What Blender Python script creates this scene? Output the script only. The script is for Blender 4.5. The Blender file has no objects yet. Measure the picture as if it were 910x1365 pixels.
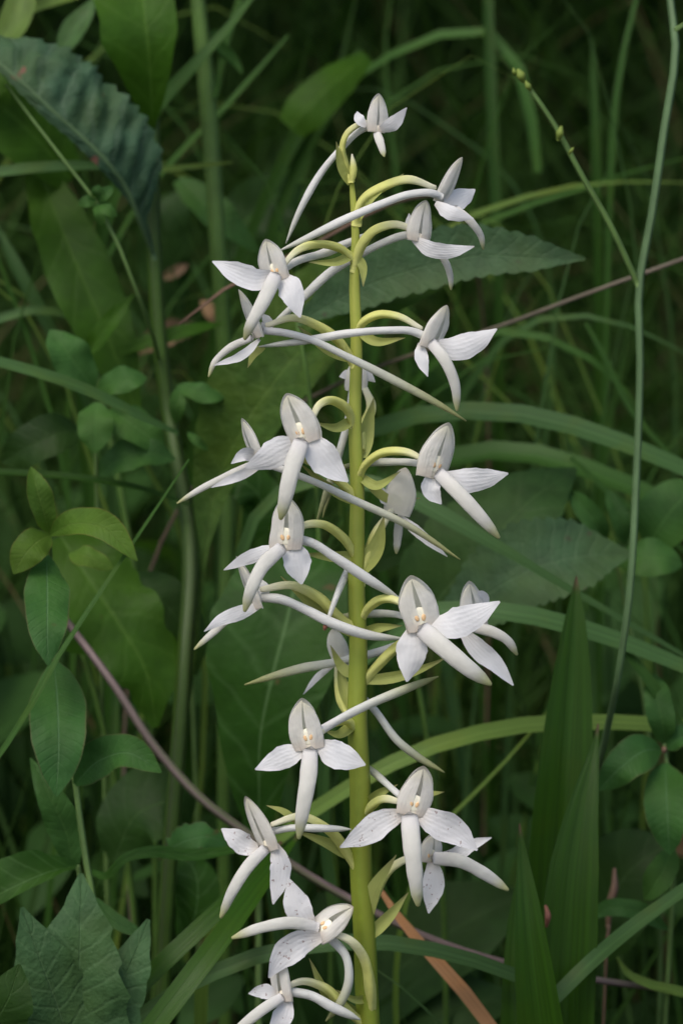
import bpy, math, random
from mathutils import Vector, noise as mnoise
import numpy as np

S = bpy.context.scene
COL = S.collection
R = math.radians
RND = random.Random(11)

# ------------------------------------------------------------------ camera
D = 0.75                      # metres from the lens to the orchid
PX = 0.13 / 910               # metres per photo pixel at that distance
PITCH = R(12)
FWD = Vector((0, math.cos(PITCH), -math.sin(PITCH)))
UPV = Vector((0, math.sin(PITCH), math.cos(PITCH)))
RGT = Vector((1, 0, 0))
CENTRE = Vector((0, 0, 0.30))
CAMLOC = CENTRE - FWD * D
cam = bpy.data.cameras.new('camera')
cam.sensor_fit = 'HORIZONTAL'
cam.sensor_width = 15.0
cam.lens = 15.0 * D / 0.13
cam.clip_start = 0.02
cam.clip_end = 400
cam.dof.use_dof = True
cam.dof.focus_distance = D - 0.013
cam.dof.aperture_fstop = 15.0
co = bpy.data.objects.new('camera', cam)
COL.objects.link(co)
co.location = CAMLOC
co.rotation_euler = (R(90) - PITCH, 0, 0)
S.camera = co

# ------------------------------------------------------------------ light
SUN_EL, SUN_AZ = R(58), R(215)      # azimuth clockwise from +Y
w = bpy.data.worlds.new('World')
S.world = w
w.use_nodes = True
wn = w.node_tree
bg = wn.nodes['Background']
sky = wn.nodes.new('ShaderNodeTexSky')
sky.sky_type = 'NISHITA'
sky.sun_disc = False
sky.sun_elevation = SUN_EL
sky.sun_rotation = SUN_AZ
sky.air_density = 1.0
sky.dust_density = 4.0
sky.ozone_density = 0.8
wn.links.new(sky.outputs[0], bg.inputs[0])
bg.inputs[1].default_value = 0.13
sl = bpy.data.lights.new('sun', 'SUN')
sl.energy = 0.8
sl.angle = R(25)
sl.color = (1.0, 0.95, 0.88)
so = bpy.data.objects.new('sun', sl)
COL.objects.link(so)
sdir = Vector((math.sin(SUN_AZ) * math.cos(SUN_EL), math.cos(SUN_AZ) * math.cos(SUN_EL), math.sin(SUN_EL)))
so.rotation_euler = (-sdir).to_track_quat('-Z', 'Y').to_euler()
so.location = sdir * 5
S.view_settings.view_transform = 'Standard'
S.view_settings.look = 'None'
S.view_settings.gamma = 1
S.view_settings.exposure = 0.65
S.cycles.max_bounces = 6
S.cycles.transmission_bounces = 4
S.cycles.diffuse_bounces = 4


# ------------------------------------------------------------------ helpers
def W(x, y, d=0.0):
    """photo pixel + millimetres behind the orchid plane -> point in the meadow"""
    z = D + d * 0.001
    k = PX * z / D
    return CAMLOC + FWD * z + RGT * ((x - 455) * k) + UPV * ((682.5 - y) * k)


def pxs(p):
    """size in metres of one photo pixel at world point p"""
    return PX * (p - CAMLOC).dot(FWD) / D


def V(p):
    return p.copy() if isinstance(p, Vector) else W(*p)


def keyed(pts, L):
    """list of widths given one per path point -> function of arc length"""
    if callable(L) or not isinstance(L, (list, tuple)) or len(L) != len(pts):
        return L
    P = [V(p) for p in pts]
    A = [0.0]
    for a, b in zip(P, P[1:]):
        A.append(A[-1] + (b - a).length)
    A = [x / A[-1] for x in A]
    return lambda v: float(np.interp(v, A, L))


def spline(pts, n):
    P = [V(p) for p in pts]
    if len(P) == 2:
        return [P[0].lerp(P[1], i / (n - 1)) for i in range(n)]
    L = [0.0]
    for a, b in zip(P, P[1:]):
        L.append(L[-1] + max((b - a).length, 1e-6))
    h = [L[i + 1] - L[i] for i in range(len(P) - 1)]
    dl = [(P[i + 1] - P[i]) / h[i] for i in range(len(P) - 1)]
    tg = [dl[0]]
    for i in range(1, len(P) - 1):
        tg.append((dl[i - 1] * h[i] + dl[i] * h[i - 1]) / (h[i - 1] + h[i]))
    tg.append(dl[-1])
    out = []
    k = 0
    for i in range(n):
        s = L[-1] * i / (n - 1)
        while k < len(P) - 2 and s > L[k + 1]:
            k += 1
        t = (s - L[k]) / h[k]
        t2, t3 = t * t, t * t * t
        out.append(P[k] * (2 * t3 - 3 * t2 + 1) + tg[k] * (h[k] * (t3 - 2 * t2 + t)) + P[k + 1] * (3 * t2 - 2 * t3) + tg[k + 1] * (h[k] * (t3 - t2)))
    return out


def tangents(P):
    T = []
    for i in range(len(P)):
        t = P[min(i + 1, len(P) - 1)] - P[max(i - 1, 0)]
        T.append(t.normalized() if t.length > 1e-9 else Vector((0, 0, 1)))
    return T


def lerp_list(L, t):
    if callable(L):
        return L(t)
    if not isinstance(L, (list, tuple)):
        return L
    x = t * (len(L) - 1)
    i = min(int(x), len(L) - 2)
    f = x - i
    f = f * f * (3 - 2 * f) if len(L) < 4 else f
    return L[i] * (1 - f) + L[i + 1] * f


class G:
    """collects vertices, faces and uvs for one mesh"""
    def __init__(s):
        s.v, s.f, s.uv = [], [], []

    def grid(s, rows, uvrows, closed=False):
        b = len(s.v)
        n = len(rows[0])
        for r, u in zip(rows, uvrows):
            s.v.extend(r)
            s.uv.extend(u)
        for i in range(len(rows) - 1):
            for j in range(n if closed else n - 1):
                k = (j + 1) % n
                s.f.append((b + i * n + j, b + i * n + k, b + (i + 1) * n + k, b + (i + 1) * n + j))
        return b

    def tube(s, pts, rad, n=16, sides=8, flat=1.0, facing=None, rib=0, twist=0.0, caps=True):
        rad = keyed(pts, rad)
        P = spline(pts, n)
        T = tangents(P)
        ref = facing or (CAMLOC - P[0])
        rows, uvs = [], []
        for i, (p, t) in enumerate(zip(P, T)):
            v = i / (n - 1)
            side = t.cross(ref)
            side = side.normalized() if side.length > 1e-8 else Vector((1, 0, 0))
            nn = side.cross(t).normalized()
            r = lerp_list(rad, v) * pxs(p) * 0.5
            row, uv = [], []
            for j in range(sides):
                a = 2 * math.pi * j / sides
                rr = r * (1 + (rib * math.cos(3 * a + twist * v) if rib else 0))
                row.append(p + side * (math.cos(a) * rr) + nn * (math.sin(a) * rr * flat))
                uv.append((j / sides, v))
            rows.append(row)
            uvs.append(uv)
        b = s.grid(rows, uvs, True)
        if caps:
            for ring, p, vv in ((b, P[0], 0.0), (b + (n - 1) * sides, P[-1], 1.0)):
                s.v.append(p + (T[0] * -1 if vv == 0 else T[-1]) * (lerp_list(rad, vv) * pxs(p) * 0.3))
                s.uv.append((0.5, vv))
                c = len(s.v) - 1
                for j in range(sides):
                    s.f.append((ring + j, ring + (j + 1) % sides, c))
        return s

    def ribbon(s, pts, wid, n=20, m=6, roll=0.0, fold=0.0, cup=0.0, teeth=None, wavy=(0, 0), thick=0.0, asym=(1, 1),
               twist=0.0, pucker=(0, 0), rag=0.0, facing=None, seed=0.0, up=0.0):
        """leaf, blade or petal along pts; wid = apparent full width in photo px along the path"""
        if teeth:
            n = max(n, teeth[0] * 4 + 1)
        wid = keyed(pts, wid)
        P = spline(pts, n)
        T = tangents(P)
        rows, uvs, back = [], [], []
        for i, (p, t) in enumerate(zip(P, T)):
            v = i / (n - 1)
            ref = facing if facing is not None else (CAMLOC - p).normalized()
            side = t.cross(ref)
            side = side.normalized() if side.length > 1e-8 else Vector((1, 0, 0))
            nn = side.cross(t).normalized()
            ra = lerp_list(roll, v) + twist * (v - 0.5) + up * -side.dot(UPV)
            side, nn = side * math.cos(ra) + nn * math.sin(ra), nn * math.cos(ra) - side * math.sin(ra)
            hw = lerp_list(wid, v) * pxs(p) * 0.5 / max(0.35, abs(math.cos(ra)))
            row, uv, bk = [], [], []
            for j in range(m + 1):
                q = 2 * j / m - 1
                a = abs(q)
                sg = -1 if q < 0 else 1
                h = hw * (asym[0] if sg < 0 else asym[1])
                if teeth and a > 0.99:
                    x = (v * teeth[0] + 0.03 * seed) % 1.0
                    h *= 1 + teeth[1] * (1.0 - x if x > 0.26 else x * 3 - 0.1) * min(1, 6 * (1 - v))
                if rag and a > 0.6:
                    h *= 1 + rag * mnoise.noise(Vector((v * 9 + seed, sg * 3.1, seed)))
                off = side * (q * h * math.cos(fold))
                z = a * h * math.sin(fold) + cup * h * a * a
                if wavy[0]:
                    z += wavy[0] * h * a * a * math.sin(wavy[1] * v * 6.283 + sg * 1.3 + seed)
                if pucker[0]:
                    ph = v * pucker[1] - a * 1.1
                    z += pucker[0] * h * (math.sin(a * math.pi) * (abs(math.sin(ph * math.pi)) - .4) + 1.7 * a * mnoise.noise(Vector((v * 13, a * 4, sg * 2.0 + seed))))
                pt = p + off + nn * z
                row.append(pt)
                uv.append((j / m, v))
                if thick:
                    bk.append(pt - nn * (thick * (1 - a ** 3) * min(1, 8 * v + .2, 8 * (1 - v) + .1)))
            rows.append(row)
            uvs.append(uv)
            back.append(bk)
        s.grid(rows, uvs)
        if thick:
            s.grid([list(reversed(r)) for r in back], [list(reversed(u)) for u in uvs])
        return s

    def ball(s, c, ax, ay, az, sides=8, rings=6):
        rows, uvs = [], []
        for i in range(rings + 1):
            th = math.pi * i / rings
            rows.append([c + ax * (math.sin(th) * math.cos(2 * math.pi * j / sides)) + ay * (math.sin(th) * math.sin(2 * math.pi * j / sides)) + az * math.cos(th) for j in range(sides)])
            uvs.append([(j / sides, i / rings) for j in range(sides)])
        s.grid(rows, uvs, True)
        return s

    def build(s, name, mat, parent=None, origin=None):
        o0 = origin if origin is not None else (s.v[0].copy() if s.v else Vector())
        me = bpy.data.meshes.new(name)
        me.from_pydata([tuple(p - o0) for p in s.v], [], s.f)
        ul = me.uv_layers.new(name='UVMap')
        li = np.empty(len(me.loops), dtype=np.int32)
        me.loops.foreach_get('vertex_index', li)
        ul.data.foreach_set('uv', np.array(s.uv, dtype=np.float32)[li].ravel())
        me.polygons.foreach_set('use_smooth', [True] * len(me.polygons))
        me.materials.append(mat)
        ob = bpy.data.objects.new(name, me)
        COL.objects.link(ob)
        if parent is not None:
            ob.parent = parent
            ob.location = o0 - ORG[parent.name]
        else:
            ob.location = o0
        ORG[ob.name] = o0
        return ob


ORG = {}


def tag(o, label=None, cat=None, group=None, kind=None):
    if label:
        o['label'] = label
    if cat:
        o['category'] = cat
    if group:
        o['group'] = group
    if kind:
        o['kind'] = kind
    return o


def thing(name, label, cat, base, group=None):
    o = bpy.data.objects.new(name, None)
    COL.objects.link(o)
    o.empty_display_size = 0.01
    o.location = base
    ORG[o.name] = base.copy()
    return tag(o, label, cat, group)


def down(p, dx=0.0, dy=0.0, z=-0.004):
    """point on the ground under p, moved by dx, dy metres"""
    p = V(p)
    return Vector((p.x + dx, p.y + dy, z))


# ------------------------------------------------------------------ materials
class NT:
    def __init__(s, name):
        s.m = bpy.data.materials.new(name)
        s.m.use_nodes = True
        s.t = s.m.node_tree
        s.t.nodes.clear()
        s.out = s.n('ShaderNodeOutputMaterial')

    def n(s, k, **kw):
        nd = s.t.nodes.new(k)
        for a, b in kw.items():
            setattr(nd, a, b)
        return nd

    def l(s, a, b):
        s.t.links.new(a, b)

    def put(s, sock, v):
        if hasattr(v, 'node'):
            s.l(v, sock)
        else:
            sock.default_value = v

    def math(s, op, a, b=0.0, c=0.0):
        nd = s.n('ShaderNodeMath', operation=op)
        for k, x in enumerate((a, b, c)):
            s.put(nd.inputs[k], x)
        return nd.outputs[0]

    def mr(s, x, a, b, c, d):
        nd = s.n('ShaderNodeMapRange', interpolation_type='SMOOTHSTEP')
        s.put(nd.inputs[0], x)
        for k, y in zip((1, 2, 3, 4), (a, b, c, d)):
            s.put(nd.inputs[k], y)
        return nd.outputs[0]

    def mix(s, f, a, b):
        nd = s.n('ShaderNodeMix', data_type='RGBA')
        s.put(nd.inputs[0], f)
        s.put(nd.inputs[6], a if hasattr(a, 'node') else (*a, 1))
        s.put(nd.inputs[7], b if hasattr(b, 'node') else (*b, 1))
        return nd.outputs[2]

    def noise(s, scale, detail=3, obj=True, stretch=None, rough=0.55):
        tc = s.n('ShaderNodeTexCoord')
        nd = s.n('ShaderNodeTexNoise')
        nd.inputs['Scale'].default_value = scale
        nd.inputs['Detail'].default_value = detail
        nd.inputs['Roughness'].default_value = rough
        src = tc.outputs['Object'] if obj else tc.outputs['UV']
        if stretch:
            mp = s.n('ShaderNodeMapping')
            mp.inputs['Scale'].default_value = stretch
            s.l(src, mp.inputs[0])
            src = mp.outputs[0]
        s.l(src, nd.inputs['Vector'])
        return nd.outputs[0]

    def uv(s):
        tc = s.n('ShaderNodeTexCoord')
        sx = s.n('ShaderNodeSeparateXYZ')
        s.l(tc.outputs['UV'], sx.inputs[0])
        return sx.outputs[0], sx.outputs[1]

    def finish(s, col, rough=0.5, tr=0.25, trcol=None, spec=0.3, height=None, dist=0.0003, sheen=0.0, sss=0.0):
        p = s.n('ShaderNodeBsdfPrincipled')
        s.put(p.inputs['Base Color'], col if hasattr(col, 'node') else (*col, 1))
        s.put(p.inputs['Roughness'], rough)
        p.inputs['Specular IOR Level'].default_value = spec
        if sss:
            p.inputs['Subsurface Weight'].default_value = sss
            p.inputs['Subsurface Radius'].default_value = (0.003, 0.0025, 0.002)
            p.inputs['Subsurface Scale'].default_value = 0.5
        if height is not None:
            b = s.n('ShaderNodeBump')
            b.inputs['Strength'].default_value = 1.0
            b.inputs['Distance'].default_value = dist
            s.l(height, b.inputs['Height'])
            s.l(b.outputs[0], p.inputs['Normal'])
        if tr:
            t = s.n('ShaderNodeBsdfTranslucent')
            if trcol is None:
                g = s.n('ShaderNodeMix', data_type='RGBA', blend_type='MULTIPLY')
                g.inputs[0].default_value = 1
                s.put(g.inputs[6], col if hasattr(col, 'node') else (*col, 1))
                g.inputs[7].default_value = (1.5, 1.6, 0.6, 1)
                s.l(g.outputs[2], t.inputs[0])
            else:
                s.put(t.inputs[0], trcol if hasattr(trcol, 'node') else (*trcol, 1))
            mx = s.n('ShaderNodeMixShader')
            mx.inputs[0].default_value = tr
            s.l(p.outputs[0], mx.inputs[1])
            s.l(t.outputs[0], mx.inputs[2])
            s.l(mx.outputs[0], s.out.inputs[0])
        else:
            s.l(p.outputs[0], s.out.inputs[0])
        return s.m

    def rand(s, amt):
        oi = s.n('ShaderNodeObjectInfo')
        return s.math('MULTIPLY_ADD', oi.outputs['Random'], 2 * amt, 1 - amt)


def sc(c, k):
    return tuple(min(1, x * k) for x in c)


def leaf_mat(name, col, vein=None, nv=9, mid=0.06, ms=0.7, ls=0.3, tr=0.25, rough=0.5, scale=140, spots=None, slope=1.1, edge=None, vary=0.12, bump=0.0004, net=0.0):
    t = NT(name)
    u, v = t.uv()
    a = t.math('MULTIPLY', t.math('ABSOLUTE', t.math('SUBTRACT', u, 0.5)), 2)
    m = t.mr(a, 0.0, mid, 1, 0)
    jit = t.math('MULTIPLY', t.math('SUBTRACT', t.noise(scale * 0.5, 2), 0.5), 0.9)
    ph = t.math('FRACT', t.math('ADD', jit, t.math('SUBTRACT', t.math('MULTIPLY', v, nv), t.math('MULTIPLY', a, slope))))
    lat = t.mr(t.math('ABSOLUTE', t.math('SUBTRACT', ph, 0.5)), 0.0, 0.16, 1, 0)
    nz = t.noise(scale, 4)
    big = t.noise(scale * 0.22, 2)
    c = t.mix(t.mr(nz, 0.3, 0.7, 0, 1), sc(col, 0.80), sc(col, 1.18))
    c = t.mix(t.math('MULTIPLY', t.mr(big, 0.42, 0.68, 0, 1), 0.5), c, (col[0] * 1.35, col[1] * 1.12, col[2] * 0.7))
    vc = vein or (col[0] * 1.9 + .01, col[1] * 1.6 + .01, col[2] * 1.7 + .01)
    c = t.mix(t.math('ADD', t.math('MULTIPLY', m, ms), t.math('MULTIPLY', lat, ls)), c, vc)
    if edge:
        c = t.mix(t.mr(t.math('ADD', a, t.math('MULTIPLY', t.math('SUBTRACT', nz, .5), .15)), 0.93, 1.0, 0, 0.4), c, edge)
    sp2 = t.noise(150, 2)
    c = t.mix(t.mr(sp2, .73, .78, 0, .7), c, (0.085, 0.060, 0.022))
    if spots:
        sn = t.noise(spots[1], 2)
        c = t.mix(t.mr(sn, spots[2], spots[2] + 0.05, 0, 0.9), c, spots[0])
    hs = t.n('ShaderNodeHueSaturation')
    t.l(t.rand(vary), hs.inputs['Value'])
    t.l(c, hs.inputs['Color'])
    fine = t.noise(scale * 6, 2)
    h = t.math('ADD', t.math('MULTIPLY', lat, -0.13), t.math('MULTIPLY', m, -0.25))
    h = t.math('ADD', h, t.math('ADD', t.math('MULTIPLY', nz, 1.0), t.math('MULTIPLY', fine, 0.35)))
    return t.finish(hs.outputs[0], rough, tr, None, 0.12, h, bump)


def blade_mat(name, col, tr=0.3, rough=0.45, lines=9, vary=0.15, tip=None, mid=0.25):
    t = NT(name)
    u, v = t.uv()
    a = t.math('MULTIPLY', t.math('ABSOLUTE', t.math('SUBTRACT', u, 0.5)), 2)
    st = t.math('SINE', t.math('MULTIPLY', u, lines * 6.283))
    nz = t.noise(1.0, 3, False, (14, 5, 1))
    nb = t.noise(90, 2)
    c = t.mix(t.mr(nz, .3, .7, 0, 1), sc(col, 0.78), sc(col, 1.2))
    c = t.mix(t.math('MULTIPLY_ADD', st, 0.07, 0.07), c, sc(col, 1.5))
    c = t.mix(t.math('MULTIPLY', t.mr(a, 0, 0.14, 1, 0), mid), c, sc(col, 2.0))
    c = t.mix(t.math('MULTIPLY', t.mr(nb, .5, .7, 0, 1), .35), c, (col[0] * 1.5, col[1] * 1.1, col[2] * .6))
    if tip:
        c = t.mix(t.mr(v, 0.985, 1.0, 0, 1), c, tip)
    hs = t.n('ShaderNodeHueSaturation')
    t.l(t.rand(vary), hs.inputs['Value'])
    t.l(c, hs.inputs['Color'])
    return t.finish(hs.outputs[0], rough, tr, None, 0.2, t.math('ADD', t.math('MULTIPLY', st, .12), t.math('MULTIPLY', nz, 1.5)), 0.00010)


def stem_mat(name, col, col2=None, lines=5, scale=120, rough=0.5, top=None):
    t = NT(name)
    u, v = t.uv()
    st = t.math('SINE', t.math('MULTIPLY', u, lines * 6.283))
    nz = t.noise(scale, 3)
    ng = t.noise(1.0, 2, False, (3, 2.2, 1))
    c = t.mix(t.mr(nz, .3, .7, 0, 1), sc(col, 0.8), sc(col, 1.2))
    if col2:
        c = t.mix(t.mr(ng, .40, .62, 0, 1), c, col2)
    if top:
        c = t.mix(t.mr(v, 0.0, 0.42, 1, 0), c, top)
    c = t.mix(t.math('MULTIPLY_ADD', st, 0.12, 0.12), c, sc(col, 1.5))
    return t.finish(c, rough, 0, None, 0.25, t.math('ADD', t.math('MULTIPLY', st, .3), nz), 0.00015)


def petal_mat(name, col, tipc=None, basec=None, lo=0.7, freckle=0.0, tr=0.35, veins=6, fthr=.64):
    t = NT(name)
    u, v = t.uv()
    nz = t.noise(260, 3)
    c = t.mix(t.mr(nz, .3, .72, 0, 1), sc(col, 0.94), sc(col, 1.03))
    st = t.math('SINE', t.math('MULTIPLY', u, veins * 6.283))
    c = t.mix(t.math('MULTIPLY_ADD', st, 0.05, 0.05), c, sc(col, 0.90))
    if tipc:
        c = t.mix(t.mr(v, lo, 1.0, 0, 1), c, tipc)
    if basec:
        c = t.mix(t.mr(v, 0.0, 0.3, 1, 0), c, basec)
    if freckle:
        f = t.noise(1300, 1)
        c = t.mix(t.mr(f, fthr, fthr + .05, 0, freckle), c, (0.22, 0.11, 0.09))
    blot = t.noise(420, 3)
    c = t.mix(t.mr(blot, .70, .78, 0, .4), c, (0.55, 0.47, 0.36))
    return t.finish(c, 0.55, tr, c, 0.25, t.math('ADD', t.math('MULTIPLY', t.math('MULTIPLY', st, nz), 0.16), t.math('ADD', t.math('MULTIPLY', nz, 2.0), t.math('MULTIPLY', t.noise(1100, 2), 0.5))), 0.00016)


M = {}
M['sepal'] = petal_mat('sepal_white', (0.775, 0.785, 0.790), None, (0.73, 0.72, 0.69))
M['sepal_freckled'] = petal_mat('sepal_freckled_white', (0.765, 0.770, 0.775), None, (0.74, 0.70, 0.64), freckle=0.6, fthr=.668)
M['hood'] = petal_mat('hood_cream_white', (0.90, 0.895, 0.84), (0.72, 0.68, 0.60), None, 0.8, tr=0.6)
M['hood_freckled'] = petal_mat('hood_freckled_cream', (0.84, 0.81, 0.75), (0.66, 0.58, 0.48), None, 0.85, freckle=0.5, tr=0.55, fthr=.68)
M['petal'] = petal_mat('petal_cream', (0.90, 0.885, 0.83), (0.76, 0.74, 0.60), (0.78, 0.72, 0.64), 0.6, tr=0.5)
M['lip'] = petal_mat('lip_white_green_tip', (0.73, 0.73, 0.67), (0.50, 0.52, 0.24), (0.75, 0.74, 0.72), 0.72, veins=3)
M['spur'] = petal_mat('spur_white_green_tip', (0.72, 0.74, 0.69), (0.34, 0.36, 0.14), (0.72, 0.72, 0.72), 0.28, tr=0.3, veins=3)
M['spur_white'] = petal_mat('spur_white', (0.76, 0.77, 0.735), (0.58, 0.60, 0.52), None, 0.6, tr=0.3, veins=3)
M['ovary'] = petal_mat('ovary_yellow_green', (0.72, 0.74, 0.24), (0.78, 0.77, 0.60), None, 0.5, tr=0.3, veins=3)
M['bract'] = petal_mat('bract_pale_green', (0.46, 0.51, 0.15), (0.38, 0.38, 0.16), None, 0.7, tr=0.4, veins=5)
M['orchid_stem'] = stem_mat('orchid_stem_yellow_green', (0.150, 0.215, 0.020), (0.19, 0.215, 0.026), 4, 160, top=(0.34, 0.37, 0.075))


def plain(name, col, rough=0.6):
    t = NT(name)
    nz = t.noise(500, 3)
    c = t.mix(nz, sc(col, .75), sc(col, 1.25))
    return t.finish(c, rough, 0, None, 0.25, nz, 0.0001)


M['pollen'] = plain('pollinium_orange', (0.70, 0.47, 0.25))
M['pollen_yellow'] = plain('pollinium_yellow', (0.72, 0.58, 0.22))
M['column'] = plain('column_cream', (0.74, 0.70, 0.58))
M['stigma'] = plain('anther_buff', (0.82, 0.785, 0.63))

M['soil'] = None
t = NT('dark_soil')
n1, n2 = t.noise(30, 6), t.noise(220, 4)
cc = t.mix(n1, (0.012, 0.011, 0.007), (0.035, 0.032, 0.018))
cc = t.mix(t.mr(n2, .55, .75, 0, .7), cc, (0.06, 0.05, 0.03))
M['soil'] = t.finish(cc, 0.9, 0, None, 0.1, n2, 0.004)

M['wrinkled'] = leaf_mat('leaf_wrinkled_grey_green', (0.037, 0.080, 0.042), (0.085, 0.13, 0.085), 9, 0.05, 0.8, 0.30, 0.12, 0.5, 260, ((0.15, 0.070, 0.050), 150, 0.65), bump=0.0009)
M['clasp'] = leaf_mat('leaf_clasping_olive', (0.033, 0.090, 0.007), None, 6, 0.10, 0.5, 0.15, 0.35, 0.5, 130, ((0.05, 0.025, 0.015), 240, 0.72))
M['clover'] = leaf_mat('leaf_oval_green', (0.0337, 0.1032, 0.0246), (0.085, 0.17, 0.07), 16, 0.055, 0.85, 0.06, 0.25, 0.5, 170, None, 1.6, (0.14, 0.075, 0.05), 0.10)
M['clover_young'] = leaf_mat('leaf_young_yellow_green', (0.066, 0.138, 0.020), (0.14, 0.22, 0.05), 14, 0.06, 0.6, 0.10, 0.35, 0.5, 170, None, 1.6, (0.20, 0.085, 0.045), 0.08)
M['clover_far'] = leaf_mat('leaf_far_trefoil', (0.0414, 0.1122, 0.0256), None, 14, 0.06, 0.6, 0.10, 0.3, 0.5, 150, None, 1.5, None, 0.15)
M['broad'] = leaf_mat('leaf_broad_green', (0.0234, 0.0718, 0.0096), (0.085, 0.165, 0.055), 7, 0.05, 0.85, 0.22, 0.3, 0.5, 120)
M['broad_dark'] = leaf_mat('leaf_broad_dark', (0.0162, 0.0442, 0.0080), None, 7, 0.05, 0.6, 0.15, 0.25, 0.5, 120)
M['textured'] = leaf_mat('leaf_textured_olive', (0.0414, 0.0883, 0.0144), None, 18, 0.06, 0.55, 0.22, 0.25, 0.55, 320, bump=0.0007)
M['serrated'] = leaf_mat('leaf_serrated_blue_green', (0.0405, 0.0846, 0.0368), None, 16, 0.05, 0.5, 0.12, 0.2, 0.5, 220, ((0.05, 0.055, 0.03), 200, 0.69), bump=0.0006)
M['toothed'] = leaf_mat('leaf_toothed_green', (0.042, 0.096, 0.036), None, 9, 0.05, 0.6, 0.25, 0.22, 0.55, 200, bump=0.0007)
M['spotted'] = leaf_mat('leaf_spotted', (0.0270, 0.0662, 0.0160), None, 8, 0.05, 0.5, 0.15, 0.2, 0.55, 180, ((0.045, 0.04, 0.04), 70, 0.64))
M['sword'] = blade_mat('leaf_sword_green', (0.0234, 0.0718, 0.0032), 0.3, 0.4, 7, 0.06, (0.11, 0.07, 0.04), 0.15)
M['blade'] = blade_mat('blade_green', (0.0378, 0.0994, 0.0160))
M['blade_blue'] = blade_mat('blade_blue_green', (0.0504, 0.1122, 0.0320))
M['blade_yellow'] = blade_mat('blade_yellow_green', (0.105, 0.180, 0.032))
M['blade_dark'] = blade_mat('blade_dark_green', (0.0216, 0.0626, 0.0064))
M['orange'] = blade_mat('blade_dry_orange', (0.28, 0.150, 0.068), 0.2, 0.6, 6, 0.05, None, 0.05)
M['stem_green'] = stem_mat('stem_green', (0.055, 0.112, 0.020))
M['stem_dark'] = stem_mat('stem_green_purple', (0.026, 0.060, 0.005), (0.018, 0.034, 0.005))
M['stem_pale'] = stem_mat('stem_pale_green', (0.095, 0.165, 0.045))
M['stem_grey'] = stem_mat('stem_grey_green', (0.075, 0.135, 0.055))
M['stem_purple'] = stem_mat('stem_purple_brown', (0.125, 0.092, 0.088), (0.085, 0.10, 0.045))
M['dry'] = stem_mat('dry_stalk_brown', (0.16, 0.10, 0.065), (0.12, 0.07, 0.05))
M['dry_grey'] = stem_mat('dry_stalk_grey', (0.12, 0.105, 0.075), (0.14, 0.085, 0.065))
M['litter'] = leaf_mat('dry_leaf_litter', (0.17, 0.115, 0.070), None, 6, 0.06, 0.4, 0.2, 0.15, 0.7, 160)
M['bud'] = plain('bud_green', (0.16, 0.22, 0.04))
M['bud_red'] = plain('bud_dry_red', (0.20, 0.085, 0.055))


def stuff_mat(name, ca, cb, cd, tr=0.3):
    t = NT(name)
    at = t.n('ShaderNodeAttribute', attribute_name='tone')
    c = t.mix(at.outputs['Fac'], ca, cb)
    at2 = t.n('ShaderNodeAttribute', attribute_name='dry')
    c = t.mix(at2.outputs['Fac'], c, cd)
    nz = t.noise(60, 3)
    c2 = t.n('ShaderNodeHueSaturation')
    t.l(t.mr(nz, .3, .7, .8, 1.2), c2.inputs['Value'])
    t.l(c, c2.inputs['Color'])
    return t.finish(c2.outputs[0], 0.6, tr, None, 0.1)


M['meadow'] = stuff_mat('shaded_meadow_blades', (0.009, 0.027, 0.003), (0.026, 0.064, 0.010), (0.09, 0.065, 0.03))  # greens lowered to paint deeper shade into the background grass
M['cover'] = stuff_mat('ground_cover_leaves', (0.014, 0.040, 0.007), (0.034, 0.085, 0.020), (0.09, 0.06, 0.03))

# ------------------------------------------------------------------ ground
g = G()
gr = [0, .15, .3, .5, .8, 1.2, 1.8, 2.6, 4, 7, 14, 40, 150]
rows, uvs = [], []
for r_ in gr:
    row = []
    for j in range(48):
        a = 2 * math.pi * j / 48
        x, y = r_ * math.cos(a), 0.4 + r_ * math.sin(a)
        z = 0.02 * mnoise.noise(Vector((x * 3, y * 3, 0))) - 0.012
        row.append(Vector((x, y, min(z, 0))))
    rows.append(row)
    uvs.append([(j / 48, r_) for j in range(48)])
g.grid(rows, uvs, True)
gd = g.build('ground', M['soil'], None, Vector((0, 0, 0)))
tag(gd, 'dark soil under the meadow plants', 'ground', None, 'structure')

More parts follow.
